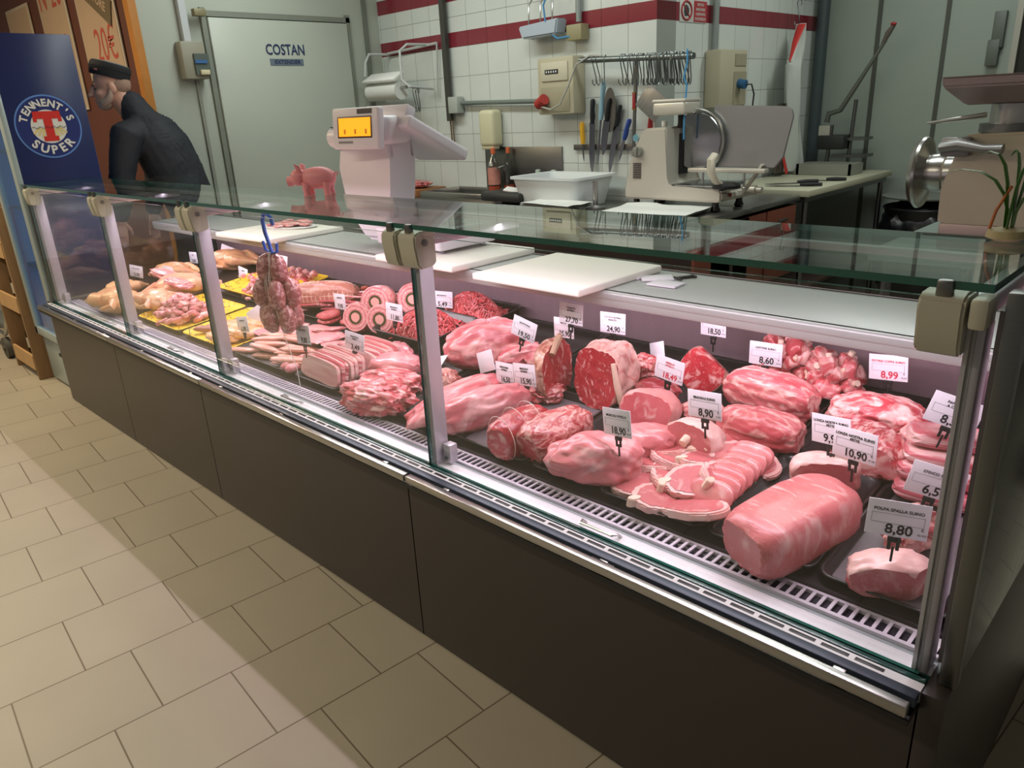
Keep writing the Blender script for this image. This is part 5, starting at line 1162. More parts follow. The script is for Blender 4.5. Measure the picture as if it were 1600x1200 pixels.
# sign
sg=thing('warning_sign','small red and white Italian safety notice beside the wall corner','sign',(XB+.003,4.38,1.96))
mb=MB(); mb.box((0,0,.045),(.004,.30,.125),bev=.001); mk('sign_plate',mb,mat('sign_white','C9C9C2',.5),sg)
mb=MB(); mb.box((.003,.075,.045),(.002,.145,.115)); fld=mk('red_field',mb,mat('sign_red','A8363A',.5),sg)
for i,t in enumerate(('VIETATO','RIMUOVERE','I DISPOSITIVI','DI SICUREZZA')): lettering(t,.021,mat('sign_white','C9C9C2',.5),sg,(.0045,.075,.082-.026*i),(PI/2,0,PI/2),bold=.0004,name='notice_line',sx=.9)
mb=MB(); mb.tube([(.004,-.08+.055*math.cos(a),.045+.050*math.sin(a)) for a in [i*PI/16 for i in range(32)]],.006,6,closed=True); mb.tube([(.004,-.115,.08),(.004,-.045,.01)],.004,6); mk('prohibition_ring',mb,mat('sign_red','A8363A',.5),sg)
mb=MB(); mb.blob(.002,.028,.030,.3,3,3,2,1,M_=Matrix.Translation((.003,-.08,.045))); mk('pictogram',mb,mat('picto_dark','3A3C40',.5),sg)
# apron / paper hanging on the side wall
def cloth(name,label,cat,pts_rows,m,root=None):
    mb=MB(); G=[[mb.bm.verts.new(p) for p in row] for row in pts_rows]
    for A,B in zip(G,G[1:]):
        for j in range(len(A)-1):
            f=mb.bm.faces.new((A[j],A[j+1],B[j+1],B[j])); f.smooth=True
    if root is not None: return wp(root,name,mb,m)
    o=mk(name,mb,m,recenter=True); tag(o,label,cat); return o
ap=thing('hanging_apron','white plastic apron with a red strap hanging on a hook at the side wall','apron',(-2.60,5.5,1.0))
rows=[]
for i in range(13):
    t=i/12; z=1.97-t*1.0; y0=5.58-.22*min(1,t*3.0)+.18*max(0,t-.35); y1=5.62+.20*t
    rows.append([(-2.58+.035*math.sin(j*1.1+t*3),y0+(y1-y0)*j/9,z+(.10*(1-j/9) if .3<t<.4 else 0)) for j in range(10)])
cloth('apron_sheet','','',rows,mat('apron_white','C2C6BE',.5),ap)
rows=[[(-2.60+.02*math.sin(j),5.36+.30*j/6+.02*i/8,1.45-.48*i/8) for j in range(7)] for i in range(9)]
cloth('steel_mesh_sheet','','',rows,mat('mesh_apron','6E675E',.4,.5,.2,60),ap)
mb=MB(); mb.tube([(-2.56,5.57,1.96),(-2.55,5.47,1.85),(-2.55,5.40,1.72)],[.03,.022,.006],8,flat=.3); wp(ap,'red_lining',mb,mat('strap_red','C0332E',.5)); mb=MB(); mb.tube([(-2.55,5.40,1.40),(-2.55,5.40,1.1),(-2.53,5.44,.97)],[.012,.015,.02],8,flat=.4); wp(ap,'red_strap',mb,mat('strap_red','C0332E',.5))
o=link_mesh('steel_hook',hme,None,(-2.60,5.60,2.10),(0,0,0)); tag(o,'steel hook on the side wall carrying the apron','hook')
# burger press with long lever
r=thing('hand_press','tall hand press with a long raised lever on the far end of the table','press',(-2.42,5.85,.945))
GRM=mat('press_grey','6F736C',.35,.6)
mb=MB(); mb.cyl((-2.42,5.85,.945),(-2.40,5.85,1.28),.016,n=12); mb.cyl((-2.28,5.9,.945),(-2.26,5.9,1.45),.014,n=12); wp(r,'upright',mb,STEELD)
mb=MB(); mb.box((-2.38,5.86,1.16),(.20,.14,.10),bev=.01); wp(r,'press_head',mb,mat('press_dark','2A2C2A',.5))
mb=MB(); mb.tube([(-2.44,5.85,1.30),(-2.43,5.85,1.36),(-2.35,5.85,1.38),(-2.28,5.86,1.50),(-2.18,5.88,1.68),(-2.10,5.90,1.83)],[.02,.022,.018,.017,.013,.012],10); wp(r,'lever',mb,GRM)
mb=MB(); mb.tube([(-2.12,5.90,1.80),(-2.09,5.90,1.87),(-2.05,5.90,1.93)],[.016,.032,.018],10,flat=.6); wp(r,'lever_grip',mb,mat('grip_grey','6B625A',.5)); mb=MB(); mb.blob(.02,.012,.012,.1,2,2,2,1,M_=Matrix.Translation((-2.055,5.885,1.925))); wp(r,'red_tip',mb,RH)
mb=MB(); mb.box((-2.44,5.82,1.235),(.08,.01,.085)); wp(r,'white_tag',mb,mat('tag_beige','B5B2A4',.5))
mb=MB(); mb.box((-2.26,5.92,1.06),(.24,.18,.02)); mb.box((-2.26,5.92,1.18),(.22,.16,.02)); wp(r,'shelf_plate',mb,STEELD)
r=thing('plastic_crate','shallow grey plastic crate at the far end of the white-topped table','crate',(-2.33,5.70,.946))
o_=None
mb=MB(); mb.box((-2.33,5.60,.985),(.40,.02,.075)); mb.box((-2.33,5.80,.985),(.40,.02,.075)); mb.box((-2.14,5.70,.985),(.02,.22,.075)); mb.box((-2.52,5.70,.985),(.02,.22,.075)); mb.box((-2.33,5.70,.952),(.38,.20,.01)); wp(r,'crate_walls',mb,mat('crate_grey','8E9084',.55))
# knives lying on the table
def flat_knife(label,x,y,yaw,L_=.22,hl=.13):
    r=thing('butcher_knife',label,'knife',(x,y,.949),yaw); mb=MB(); mb.prism([(-L_,0),(-L_*.8,.016),(0,.018),(0,-.014),(-L_*.7,-.014)],0,.003); mk('blade',mb,KS,r); mb=MB(); mb.tube([(-.005,0,.008),(hl*.4,0,.01),(hl,0,.010)],[.010,.013,.011],10); mk('handle',mb,BKH,r)
flat_knife('knife lying on the table, front one of three, handle right',-2.16,4.86,math.radians(20))
flat_knife('knife lying on the table, middle one with a shiny handle end',-2.25,5.02,math.radians(40))
flat_knife('knife lying alone on the table, farthest of three',-2.14,5.22,math.radians(15),.12,.12)
# bin with black bag
r=thing('waste_bin','round bin lined with a black bag under the pale far wall','bin',(-1.70,5.86,0))
mb=MB(); mb.lathe([(.20,.0),(.25,.70),(.265,.72),(.255,.73),(.25,.70)],n=36); mk('bin_body',mb,BLACK,r)
mb=MB(); 
mb.blob(.272,.272,.36,.05,9,4,3,.98,M_=Matrix.Translation((0,0,.42)),freq=5,fine=.05); mk('black_bag',mb,mat('bag_black','0E0F12',.25,0,0,1,.6,14),r)
mb=MB(); mb.lathe([(.22,.782),(.275,.79),(.28,.80),(.22,.80)],n=36); mk('grey_rim',mb,mat('rim_grey','73776F',.5),r)
# ================================================================ MEAT GRINDER ON ITS TABLE
r=thing('grinder_table','grey-topped table carrying the meat grinder at the right','table',(-.45,3.95,0))
mb=MB(); mb.box((-.42,3.85,.88),(1.36,1.4,.04),bev=.005); wp(r,'table_top',mb,mat('table_grey','7F8A84',.4,.4))
for x,y in ((-1.04,3.22),(-1.04,4.48),(.2,3.22),(.2,4.48)): mb=MB(); mb.cyl((x,y,0),(x,y,.86),.02,n=12); wp(r,'leg',mb,STEELD)
r=thing('meat_grinder','large cream and steel meat grinder with a tray on top and a chrome wheel','meat grinder',(-.66,3.42,.90))
CRM=mat('grinder_cream','C6BBA6',.35,.2)
mb=MB(); mb.prism([(-.80,.99),(-.90,1.0),(-.905,1.14),(-.85,1.33),(-.40,1.35),(-.36,1.0),(-.5,.99)],-3.62,-3.28,T,bev=.01); wp(r,'motor_housing',mb,CRM)
mb=MB(); mb.box((-.64,3.45,.955),(.50,.36,.10),bev=.008); wp(r,'lower_housing',mb,mat('grinder_base','9C8A84',.4,.5))
for x in (-.84,-.46): mb=MB(); mb.cyl((x,3.33,.90),(x,3.33,.915),.03,n=14); wp(r,'rubber_foot',mb,BLACK)
mb=MB(); mb.cyl((-.72,3.42,1.34),(-.72,3.42,1.44),.085,n=32); wp(r,'feed_neck',mb,STEEL)
mb=MB(); mb.cyl((-.72,3.42,1.335),(-.72,3.42,1.365),.115,n=32); wp(r,'neck_collar',mb,STEELD)
mb=MB(); 
def trr(w,d,z): return [mb.bm.verts.new((-.66+sx*w/2,3.42+sy*d/2,z)) for sx,sy in ((-1,-1),(1,-1),(1,1),(-1,1))]
R=[trr(.40,.28,1.435),trr(.53,.42,1.50),trr(.54,.43,1.535),trr(.53,.42,1.535),trr(.40,.28,1.445)]
mb.bm.faces.new(R[0]); mb.bm.faces.new(R[-1])
for A,B in zip(R,R[1:]):
    for j in range(4): mb.bm.faces.new((A[j],A[(j+1)%4],B[(j+1)%4],B[j]))
bmesh.ops.bevel(mb.bm,geom=[e for e in mb.bm.edges],offset=.006,segments=2,affect='EDGES'); wp(r,'feed_tray',mb,mat('tray_mauve','9C8C8C',.35,.6))
wh=MB(); wh.lathe([(.03,-.03),(.12,-.02),(.138,0),(.135,.01),(.11,.005),(.06,.03),(.055,.09)],(0,0,0),40,'X'); wheel=mk('ring_nut',wh,STEEL,r,(-1.0+.66,3.36-3.42,1.185-.90))
wh=MB(); wh.lathe([(.068,.0),(.075,.05),(.072,.07),(.066,.075),(.07,.12)],(0,0,0),32,'X'); mk('grinding_head',wh,STEEL,r,(-.985+.66,3.36-3.42,1.185-.90))
mb=MB(); mb.tube([(-.90,3.24,1.29),(-.84,3.22,1.30),(-.76,3.21,1.285),(-.70,3.21,1.285)],[.035,.032,.022,.026],12,flat=.7); mb.box((-.86,3.25,1.29),(.10,.05,.07),bev=.01); wp(r,'locking_lever',mb,mat('lever_zinc','8B8888',.4,.6))
mb=MB(); mb.tube([(-.98,3.28,1.375),(-.85,3.26,1.39),(-.78,3.26,1.40)],[.005,.009,.009],8); wp(r,'safety_rod',mb,STEEL)
mb=MB(); mb.blob(.055,.003,.05,0,1,3,2,1,M_=Matrix.Translation((-.56,3.276,1.235))); wp(r,'oval_badge',mb,mat('badge_navy','2B3F8C',.4)); mb=MB(); mb.box((-.56,3.272,1.245),(.08,.003,.018)); wp(r,'badge_text_band',mb,mat('gold_text','B59A5A',.4))
# plant on the glass
r=thing('potted_leafy_plant','small plant with strap leaves and pale roots on the right end of the glass','plant',(-.30,1.50,1.2505))
LEAF=mat('leaf_green','4E7A2E',.4,0,.25,30)
q=random.Random(2)
for i,(dx,dy,h,bend) in enumerate(((-.02,.0,.13,-.06),(.0,-.01,.12,.03),(.015,.01,.15,.06),(-.005,.0,.10,-.12),(.01,0,.09,.10),(.0,.02,.13,-.02))):
    mb=MB(); pts=[(dx*.3+bend*(t/6)**2,dy+.01*t/6,.015+h*math.sin(min(PI*.62,t/6*PI*.62))/math.sin(PI*.5)) for t in range(7)]
    mb.tube(pts,[.006,.009,.010,.010,.008,.005,.0015],8,flat=.2); mk('leaf',mb,LEAF,r)
mb=MB(); mb.lathe([(.018,0),(.032,.006),(.030,.018),(.012,.022)],n=20); mk('root_ball',mb,mat('root_pale','A89A72',.7,0,.3,40),r)
mb=MB(); mb.tube([(-.03,.0,.005),(-.02,-.01,.05),(-.005,0,.09)],.0028,6); mk('orange_stem',mb,mat('stem_orange','B4673A',.6),r)
# dark panel top right and small box on the far wall
r=thing('black_doorway_panel','tall black panel with a pale edge at the upper right','panel',(-.84,5.2,0))
mb=MB(); mb.box((-.50,5.25,2.25),(1.30,.03,1.5)); wp(r,'panel_sheet',mb,mat('panel_black','14140F',.5)); mb=MB(); mb.box((-1.165,5.235,2.25),(.03,.04,1.5)); wp(r,'pale_edge',mb,mat('edge_pale','A8A89C',.4,.3)); mb=MB(); mb.box((-1.10,5.25,.75),(.05,.03,1.5)); mb.box((.1,5.25,.75),(.05,.03,1.5)); wp(r,'panel_leg',mb,STEELD); mb=MB(); mb.box((-1.02,5.22,1.95),(.12,.03,.35)); wp(r,'beige_plate',mb,mat('plate_beige','B4A894',.5))
r=mk('door_hinge_box',MB().box((-1.475,6.14,1.84),(.07,.04,.22),bev=.004).box((-1.49,6.135,1.70),(.07,.04,.16),bev=.004),mat('hinge_grey','6A7068',.5,.3),recenter=True); tag(r,'grey stepped hinge block on the far pale wall','hinge')
# ================================================================ LEFT: junction box beside the cold room door
r=thing('switch_box','grey-brown electric box with a switch block beside the cold room door','electric box',(-5.27,2.42,1.80))
mb=MB(); mb.box((-5.275,2.41,1.91),(.09,.16,.23),bev=.008); wp(r,'box_body',mb,mat('box_taupe','8B8878',.5))
mb=MB(); mb.box((-5.225,2.45,1.885),(.02,.10,.13)); wp(r,'terminal_block',mb,mat('terminal_dark','4D5750',.5)); mb=MB(); mb.box((-5.21,2.44,1.90),(.01,.08,.02)); wp(r,'blue_wires',mb,mat('wire_blue','2F5E94',.5)); mb=MB(); mb.box((-5.21,2.455,1.835),(.03,.06,.03),bev=.003); wp(r,'switch_label',mb,mat('label_cream','C8BE9C',.5))
r=mk('cable_duct',MB().box((-5.295,2.405,2.5),(.045,.045,.95)),mat('duct_white','B6BABC',.4),recenter=True); tag(r,'pale vertical cable duct above the switch box','duct')
r=mk('cable_duct',MB().box((-5.31,2.435,.9),(.02,.022,1.8)),mat('duct_grey','878A80',.5),recenter=True); tag(r,'thin grey cable duct running down from the switch box','duct')
r=mk('door_stay',MB().box((-5.25,2.50,2.20),(.05,.08,.045),bev=.004),mat('stay_olive','7D7658',.5,.2),recenter=True); tag(r,'small olive bracket at the upper corner of the cold room door','bracket')
# ================================================================ POSTERS
def poster(label,x0,x1,z0,z1,txt,loc_y=2.119):
    r=thing('price_poster',label,'poster',((x0+x1)/2,loc_y,z0)); w_,h=x1-x0,z1-z0
    mb=MB(); mb.box((0,0,h/2),(w_,.012,h),bev=.004); mk('poster_frame',mb,mat('poster_frame','BFB3A0',.5),r)
    mb=MB(); mb.box((0,-.007,h/2),(w_-.05,.002,h-.05)); mk('poster_sheet',mb,mat('poster_paper','B39A80',.6,0,.06,5),r)
    for (t,s_,x,z,m_,sx) in txt: lettering(t,s_,m_,r,(x,-.009,z),bold=0,name='poster_text',sx=sx)
    return r
PR=mat('poster_red','B04A3C',.6); PB=mat('poster_brown','6A5A40',.6)
poster('brown framed board with a dark arrow, leftmost on the wall',-8.05,-7.42,1.75,2.50,[('A',.14,.05,.30,PB,1)])
poster('tall poster with four red price lines, behind the blue fridge',-7.15,-6.53,1.66,2.75,[('N°20',.30,0,.82,PR,.8),('N°10',.26,0,.44,PR,.8),('20€',.26,.0,.20,PR,.8)])
r=poster('white poster with a slanted brown banner and red 20 €, above the man',-6.33,-5.62,1.85,2.75,[('20€',.30,.08,.20,PR,.8)])
mb=MB(); mb.box((.02,-.014,.52),(.62,.004,.16),(0,math.radians(28),0)); mk('slanted_banner',mb,PB,r); lettering('ALLETTORE',.085,mat('poster_paper','B39A80',.6),r,(.02,-.0165,.52),(PI/2,math.radians(28),0),bold=.002,name='banner_text')
mb=MB(); mb.box((.0,-.014,.66),(.50,.004,.14),(0,math.radians(28),0)); mk('red_banner',mb,PR,r)
# ================================================================ FRIDGE WITH BLUE SIDE
FR=mat('fridge_silver','A7B4B4',.35,.3); FB=mat('fridge_blue','1B2656',.32)
r=thing('drinks_fridge','upright drinks fridge with dark blue side showing a round beer logo','fridge',(-5.16,1.36,0))
mb=MB(); mb.box((-5.16,1.37,.17),(.50,.40,.30),bev=.006); wp(r,'base_cabinet',mb,FR)
mb=MB(); mb.box((-5.16,1.56,1.16),(.50,.03,1.68)); mb.box((-4.925,1.37,1.16),(.03,.40,1.68)); mb.box((-5.395,1.37,1.16),(.03,.40,1.68)); mb.box((-5.16,1.37,1.985),(.50,.40,.03)); wp(r,'cabinet_shell',mb,mat('fridge_inner','5F8CB4',.4))
mb=MB(); mb.box((-4.906,1.37,1.165),(.008,.405,1.69),bev=.002); side=wp(r,'blue_side_panel',mb,FB)
mb=MB(); mb.box((-5.385,1.155,1.16),(.045,.03,1.68),bev=.004); mb.box((-4.935,1.155,1.16),(.065,.03,1.68),bev=.004); mb.box((-5.16,1.155,.345),(.50,.03,.05),bev=.004); mb.box((-5.16,1.155,1.975),(.50,.03,.05),bev=.004); door=wp(r,'door_frame',mb,FR)
mb=MB(); mb.box((-5.165,1.155,1.16),(.40,.008,1.60)); mk('door_glass',mb,glassmat('fridge_glass',(.62,.82,.95)),door,world=True)
for z in (.75,1.1,1.42,1.72): mb=MB(); mb.box((-5.16,1.36,z),(.44,.34,.012)); wp(r,'wire_shelf',mb,STEEL)
mb=MB(); mb.box((-5.16,1.50,1.1),(.30,.01,1.4)); wp(r,'interior_light',mb,mat('fridge_glow',(.30,.68,1.0),.5,emit=1.6))
mb=MB(); mb.box((-5.04,1.162,.235),(.05,.02,.02),bev=.003); wp(r,'small_latch',mb,BLACK)
# round logo on the side
lg=bpy.data.objects.new('round_logo',None); col.objects.link(lg); lg.parent=side; lg.location=(-4.9018-side.matrix_world.translation.x,0,0); lg.location=(0.2582,.0,1.54)
def disc(rad,h,n=48,z=0): 
    mb=MB(); mb.lathe([(.0001,h),(rad,h),(rad,h-.0008),(.0001,h-.0008)],axis='X',n=n,c=(0,0,z)); return mb
LB=mat('logo_blue','17286A',.4); LRIM=mat('logo_rim','5C86C8',.4); LW=mat('logo_white','D9D8D2',.4); LR=mat('logo_red','C8281E',.4); LY=mat('logo_cream','D9C68A',.4)
mk('logo_rim',disc(.166,.0012),LRIM,lg); mk('logo_disc',disc(.158,.0022),LB,lg); mk('logo_inner',disc(.088,.0032),LW,lg)
mb=MB(); 
for i in range(9): mb.box((.0042,-.065+.0165*i,-.045+.006*abs(i-4)),(.0008,.012,.045),(.2*(i-4),0,0))
mk('barley_motif',mb,LY,lg)
lettering('T',.19,LR,lg,(.0055,0,-.004),(PI/2,0,PI/2),bold=.011,sx=1.05,name='logo_letter')
for z,w__ in ((.057,.135),(-.063,.075)): mb=MB(); mb.box((.0052,0,z),(.0008,w__,.026)); mk('logo_serif',mb,LR,lg)
for y in (-.062,.062): mb=MB(); mb.box((.0052,y,.040),(.0008,.018,.03)); mk('logo_serif',mb,LR,lg)
mb=MB(); mb.tube([(.0068,-.085+.01*i,-.004+.006*math.sin(i*1.9)) for i in range(18)],.0014,5); mk('signature_line',mb,BLACK,lg)
def arc_text(s,rad,a0,da,size,top=True):
    for i,ch_ in enumerate(s):
        if ch_==' ': continue
        a=a0+da*i; y=rad*math.sin(a); z=rad*math.cos(a)*(1 if top else -1); 
        me=text_mesh(ch_,size,LW,bold=size*.035)
        o=link_mesh('logo_letter',me,lg,(.0045,y,z)); 
        R_=Matrix.Rotation(-a if top else a,3,'X')@Euler((PI/2,0,PI/2)).to_matrix(); o.rotation_euler=R_.to_euler()
arc_text("TENNENT'S",.122,math.radians(-70),math.radians(17.5),.053)
arc_text('SUPER',.124,math.radians(-44),math.radians(22),.062,False)
# wooden shelf unit and cart at far left
WD=mat('rough_wood','8A6B48',.65,0,.2,8,brushed=(6,6,1))
r=thing('wooden_bottle_stand','rough wooden stand with shelves of bottles left of the fridge','shelf unit',(-5.7,1.25,0))
for x in (-5.47,-5.97): mb=MB(); mb.box((x,1.22,.55),(.03,.24,1.1),bev=.002); wp(r,'side_board',mb,WD)
for z in (.07,.45,.80): 
    mb=MB(); mb.box((-5.72,1.22,z),(.46,.22,.02)); wp(r,'shelf',mb,WD); mb=MB(); mb.box((-5.72,1.105,z+.04),(.46,.015,.10)); wp(r,'front_slat',mb,mat('pale_wood','B99466',.6,0,.15,8))
for k,z in enumerate((.08,.46)):
    for i in range(4):
        b=thing('beer_bottle','dark beer bottle with a pale label on the %s shelf of the wooden stand'%('lower','middle')[k],'bottle',(-5.87+.10*i,1.20,z+.002),group='bottles on the %s shelf of the wooden stand'%('lower','middle')[k])
        mb=MB(); mb.lathe([(.03,0),(.031,.01),(.031,.15),(.014,.20),(.013,.24)],n=20); mk('bottle_glass',mb,mat('brown_glass','2A1A10',.15),b); mb=MB(); mb.lathe([(.0318,.05),(.0318,.12)],n=20); mk('bottle_label',mb,mat('label_pale','C9C3B0',.5),b); mb=MB(); mb.lathe([(.015,.235),(.015,.247),(.001,.248)],n=12); mk('crown_cap',mb,BLACK,b)
r=thing('shopping_cart','low steel cart with grey wheels at the far left edge','cart',(-6.5,1.25,0))
for x,y in ((-6.25,1.12),(-6.25,1.45),(-6.8,1.12),(-6.8,1.45)): mb=MB(); mb.cyl((x,y-.02,.075),(x,y+.02,.075),.075,n=28); mb.cyl((x,y-.03,.075),(x,y+.03,.075),.02,n=12); wp(r,'wheel',mb,mat('wheel_grey','4E4C46',.6))
mb=MB(); 
for y in (1.12,1.45): mb.tube([(-6.85,y,.18),(-6.2,y,.18),(-6.05,y,.32),(-6.0,y,.45)],.012,8)
for x in (-6.8,-6.5,-6.25): mb.tube([(x,1.12,.18),(x,1.45,.18)],.010,8)
for x in (-6.25,-6.8):
    for y in (1.12,1.45): mb.tube([(x,y,.18),(x,y,.08)],.008,8)
wp(r,'steel_frame',mb,STEEL)
mb=MB(); mb.box((-6.52,1.285,.22),(.55,.30,.05),bev=.01); wp(r,'platform',mb,mat('platform_grey','5B5F5C',.6))
# ================================================================ THE MAN BEHIND THE COUNTER
def figure(torso,limbs):
    """closed torso loft (centre, half width, half depth) plus tapered limbs, to be fused by remesh"""
    h=MB(); L2=(WT(0,1,1.5)-WT(0,0,1.5)).normalized()
    n=20; rings=[]
    for i,(c,a,b) in enumerate(torso):
        d=(torso[min(i+1,len(torso)-1)][0]-torso[max(i-1,0)][0]).normalized(); f=d.cross(L2).normalized()
        rings.append([h.bm.verts.new(c+L2*a*math.cos(2*PI*j/n)+f*b*math.sin(2*PI*j/n)) for j in range(n)])
    for A,B in zip(rings,rings[1:]):
        for j in range(n): h.bm.faces.new((A[j],A[(j+1)%n],B[(j+1)%n],B[j]))
    h.bm.faces.new(rings[0][::-1]); h.bm.faces.new(rings[-1])
    for pts,rad in limbs:
        h.tube(pts,rad,16)
        for p,r_ in ((pts[0],rad[0]),(pts[-1],rad[-1])): h.blob(r_,r_,r_,0,1,2,2,1,M_=Matrix.Translation(p))
    bmesh.ops.recalc_face_normals(h.bm,faces=h.bm.faces)
    return h
def remesh(bm,vox,smooth=2):
    me=bpy.data.meshes.new('rm'); bm.to_mesh(me); bm.free(); o=bpy.data.objects.new('rm',me); col.objects.link(o)
    m_=o.modifiers.new('r','REMESH'); m_.mode='VOXEL'; m_.voxel_size=vox; m_.use_smooth_shade=True
    s=o.modifiers.new('s','SMOOTH'); s.iterations=smooth; s.factor=.5
    dg=bpy.context.evaluated_depsgraph_get(); out=bpy.data.meshes.new_from_object(o.evaluated_get(dg)); bpy.data.objects.remove(o); return out
FX,FY=-.36,-.93; SX,SY=.93,-.36     # facing, camera-side lateral (his left)
O=Vector((-5.19,1.878,0))
def W(u,s,z):
    u*=1.04; s*=1.04
    return Vector((O.x+u*FX+s*SX,O.y+u*FY+s*SY,max(.035,1.5+(z-1.5)*1.04)))
def WT(u,l,z):
    if l<-.15: l*=.82
    # torso turned 32 degrees away: l runs along the shoulder line
    return W(u+l*.53,l*.85,z)
man=thing('person','man in dark jacket and black flat cap, seen in profile behind the left end','person',(-5.08,2.17,0))
WRP={sg_:WT(.04,.19*sg_,.985) for sg_ in (1,-1)}
lim=[([W(-.09,0,1.50),W(-.05,0,1.58),W(-.015,0,1.64),W(.01,0,1.69)],[.075,.066,.062,.066])]
for sg_ in (1,-1):
    lim.append(([WT(-.09,.12*sg_,1.47),WT(-.08,.165*sg_,1.455),WT(-.05,.19*sg_,1.33),WT(-.02,.20*sg_,1.19),WT(.01,.195*sg_,1.08),WRP[sg_]],[.07,.066,.054,.046,.044,.030]))
    lim.append(([WT(-.29,.085*sg_,.96),WT(-.29,.09*sg_,.82),WT(-.25,.10*sg_,.52),WT(-.29,.10*sg_,.34),WT(-.31,.10*sg_,.12)],[.10,.092,.060,.058,.038])); lim.append(([WT(-.33,.10*sg_,.10),WT(-.24,.105*sg_,.085),WT(-.14,.11*sg_,.075)],[.036,.038,.028]))
hb=figure([(WT(-.29,0,.90),.12,.10),(WT(-.29,0,.98),.155,.12),(WT(-.25,0,1.12),.145,.115),(WT(-.18,0,1.28),.165,.125),(WT(-.13,0,1.42),.165,.12),(WT(-.10,0,1.50),.12,.09),(WT(-.08,0,1.54),.07,.07)],lim)
hc=W(.045,0,1.735)
HM_=Matrix.Translation(hc)@Matrix(((FX,SX,0),(FY,SY,0),(0,0,1))).to_4x4()@Matrix.Rotation(math.radians(8),4,'Y')
# head: local +x forward, +y camera side, +z up
def hblob(a,b,c,p,seed=0,pw=2.1,rot=None):
    M2=HM_@Matrix.Translation(p)
    if rot: M2=M2@Euler(rot).to_matrix().to_4x4()
    hb.blob(a,b,c,.0,seed,3,pw,1,M_=M2,fine=0)
hblob(.100,.076,.105,(-.018,0,.035)); hblob(.070,.062,.070,(.030,0,-.030)); hblob(.038,.045,.032,(.062,0,-.080)) # skull, face, chin
hblob(.018,.013,.030,(.102,0,.000),rot=(0,-.35,0)); hblob(.020,.016,.014,(.118,0,-.018)); hblob(.016,.026,.008,(.094,0,-.052)); hblob(.015,.024,.009,(.090,0,-.064))
hblob(.014,.050,.011,(.082,0,.034)); hblob(.045,.056,.030,(.02,0,-.060))
for sg_ in (1,-1):
    hblob(.020,.008,.034,(-.012,.078*sg_,-.004),rot=(0,.2,0)); hblob(.03,.02,.02,(.062,.040*sg_,-.018))
# hands: palm, four fingers, thumb
for sg_ in (1,-1):
    w0=WRP[sg_].copy(); d=Vector((FX*.12,FY*.12,-.98)).normalized(); lat=Vector((SX,SY,0)); fwd=d.cross(lat).normalized()*-1
    P=lambda a,b,c: w0+d*a+fwd*b+lat*c*sg_
    hb.tube([P(-.01,0,0),P(.03,0,0),P(.07,.002,0),P(.095,.004,-.002)],[.026,.034,.038,.032],14,flat=.55)
    for k,(b,l) in enumerate(((.028,.070),(.010,.080),(-.008,.074),(-.026,.058))):
        hb.tube([P(.08,b,0),P(.08+l*.45,b*1.05,-.004),P(.08+l*.8,b*1.05,-.020),P(.08+l,b,-.034)],[.0095,.0088,.008,.0065],8)
    hb.tube([P(.015,.026,-.004),P(.045,.052,-.012),P(.070,.060,-.020),P(.090,.060,-.026)],[.013,.011,.0095,.0075],8)
SKINM=mat('human_skin','C99A84',.5,0,.06,20)
me=remesh(hb.bm,.0055,2)
c0=man.location
for v in me.vertices: v.co-=c0
me.materials.clear(); me.materials.append(SKINM); link_mesh('body',me,man)
def garment(name,h,m,amp=.008,vox=.010,fr=9):
    me=remesh(h.bm,vox,4)
    for v in me.vertices:
        n=noise.noise(Vector((v.co.x*fr,v.co.y*fr,v.co.z*fr*.6)))*amp+noise.noise(v.co*fr*2.6)*amp*.4
        v.co+=v.normal*n; v.co-=c0
    me.materials.clear(); me.materials.append(m); return link_mesh(name,me,man)
JK=mat('dark_jacket','20232B',.75,0,.12,40)
jl=[([W(-.10,0,1.50),W(-.075,0,1.58),W(-.045,0,1.645)],[.115,.098,.084])]
for sg_ in (1,-1): jl.append(([WT(-.10,.10*sg_,1.475),WT(-.08,.165*sg_,1.468),WT(-.045,.19*sg_,1.33),WT(-.015,.20*sg_,1.19),WT(.01,.195*sg_,1.09),WT(.035,.19*sg_,1.02)],[.10,.098,.080,.070,.062,.050]))
garment('jacket',figure([(WT(-.30,0,.90),.170,.135),(WT(-.29,0,1.0),.180,.145),(WT(-.26,0,1.12),.180,.150),(WT(-.21,0,1.27),.195,.165),(WT(-.17,0,1.40),.20,.165),(WT(-.135,0,1.49),.17,.135),(WT(-.09,0,1.55),.10,.10)],jl),JK,amp=.012)
tl=[]
for sg_ in (1,-1): tl.append(([WT(-.29,.08*sg_,.92),WT(-.29,.09*sg_,.80),WT(-.25,.10*sg_,.52),WT(-.30,.10*sg_,.16)],[.115,.108,.083,.070]))
garment('trousers',figure([(WT(-.29,0,.84),.14,.11),(WT(-.29,0,.93),.165,.13),(WT(-.285,0,1.0),.165,.13)],tl),mat('black_trousers','17181C',.8),amp=.006)
for sg_ in (1,-1):
    mb=MB(); mb.tube([WT(-.37,.10*sg_,.105),WT(-.31,.10*sg_,.11),WT(-.23,.105*sg_,.105),WT(-.15,.11*sg_,.095),WT(-.11,.11*sg_,.09)],[.035,.052,.047,.040,.02],14); mk('shoe',mb,mat('black_shoe','101012',.4),man,world=True)
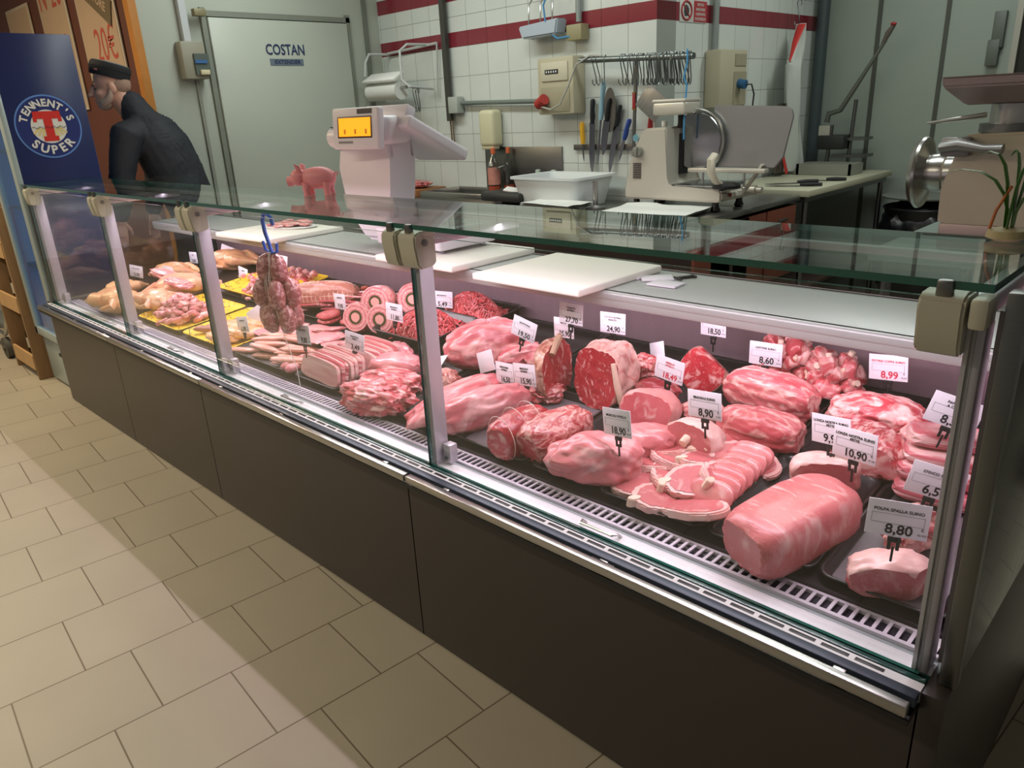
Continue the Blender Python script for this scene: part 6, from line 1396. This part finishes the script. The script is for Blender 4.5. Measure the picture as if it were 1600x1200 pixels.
# cap: tilted band with a flat crown, small pink patch
cap=bpy.data.objects.new('flat_cap',None); col.objects.link(cap); cap.parent=man
CM=HM_@Matrix.Translation((-.024,0,.080))@Matrix.Rotation(math.radians(25),4,'Y').inverted()
mb=MB(); mb.lathe([(.094,-.022),(.099,-.020),(.103,.036),(.100,.050),(.092,.060),(.060,.066),(.0001,.067)],n=40,M_=CM@Matrix.Diagonal((1.13,.88,1,1)))
mk('cap_body',mb,mat('cap_black','15161A',.8),cap,world=True)
mb=MB(); mb.lathe([(.101,.022),(.1045,.026),(.101,.031)],n=40,M_=CM@Matrix.Diagonal((1.13,.88,1,1))); mk('cap_fold',mb,mat('cap_black','15161A',.8),cap,world=True)
mb=MB(); mb.lathe([(.050,.0680),(.088,.0635),(.092,.0605)],n=40,M_=CM@Matrix.Diagonal((1.13,.88,1,1))); mk('cap_top',mb,mat('cap_grey_top','6C7174',.8),cap,world=True)
mb=MB(); mb.box((.076,.066,.004),(.030,.003,.010),(0,0,-.85),M_=CM); mk('pink_patch',mb,mat('patch_pink','B86A5E',.6),cap,world=True)
# short beard and stubble as thin shells, eyes
mb=MB(); mb.blob(.042,.049,.036,.05,4,4,2.2,1,M_=HM_@Matrix.Translation((.060,0,-.080)),freq=4,fine=.03); mb.tube([tuple(HM_@Vector(p)) for p in ((.06,.040,-.075),(.03,.062,-.062),(.008,.072,-.035),(.0,.074,-.005))],[.026,.022,.016,.008],10); mb.tube([tuple(HM_@Vector(p)) for p in ((.06,-.040,-.075),(.03,-.062,-.062),(.008,-.072,-.035),(.0,-.074,-.005))],[.026,.022,.016,.008],10); mk('grey_beard',mb,mat('beard_grey','B09A8A',.9,0,.2,120),man,world=True)
mb=MB()
for sg_ in (1,-1): mb.blob(.006,.006,.004,0,1,2,2,1,M_=HM_@Matrix.Translation((.084,.036*sg_,.010)))
mk('eyes',mb,mat('eye_dark','2C1F1A',.3),man,world=True)
mb=MB()
for sg_ in (1,-1): mb.tube([tuple(HM_@Vector((.095,.018*sg_,.030))),tuple(HM_@Vector((.090,.038*sg_,.034))),tuple(HM_@Vector((.074,.055*sg_,.028)))],[.003,.004,.002],6)
mk('eyebrows',mb,mat('brow_brown','4A382E',.8),man,world=True)
mb=MB(); mb.blob(.078,.0755,.075,.02,6,4,2.1,1,M_=HM_@Matrix.Translation((-.044,0,.020)),freq=4,fine=.01); mk('cropped_hair',mb,mat('hair_grey','9C8070',.9,0,.2,120),man,world=True)
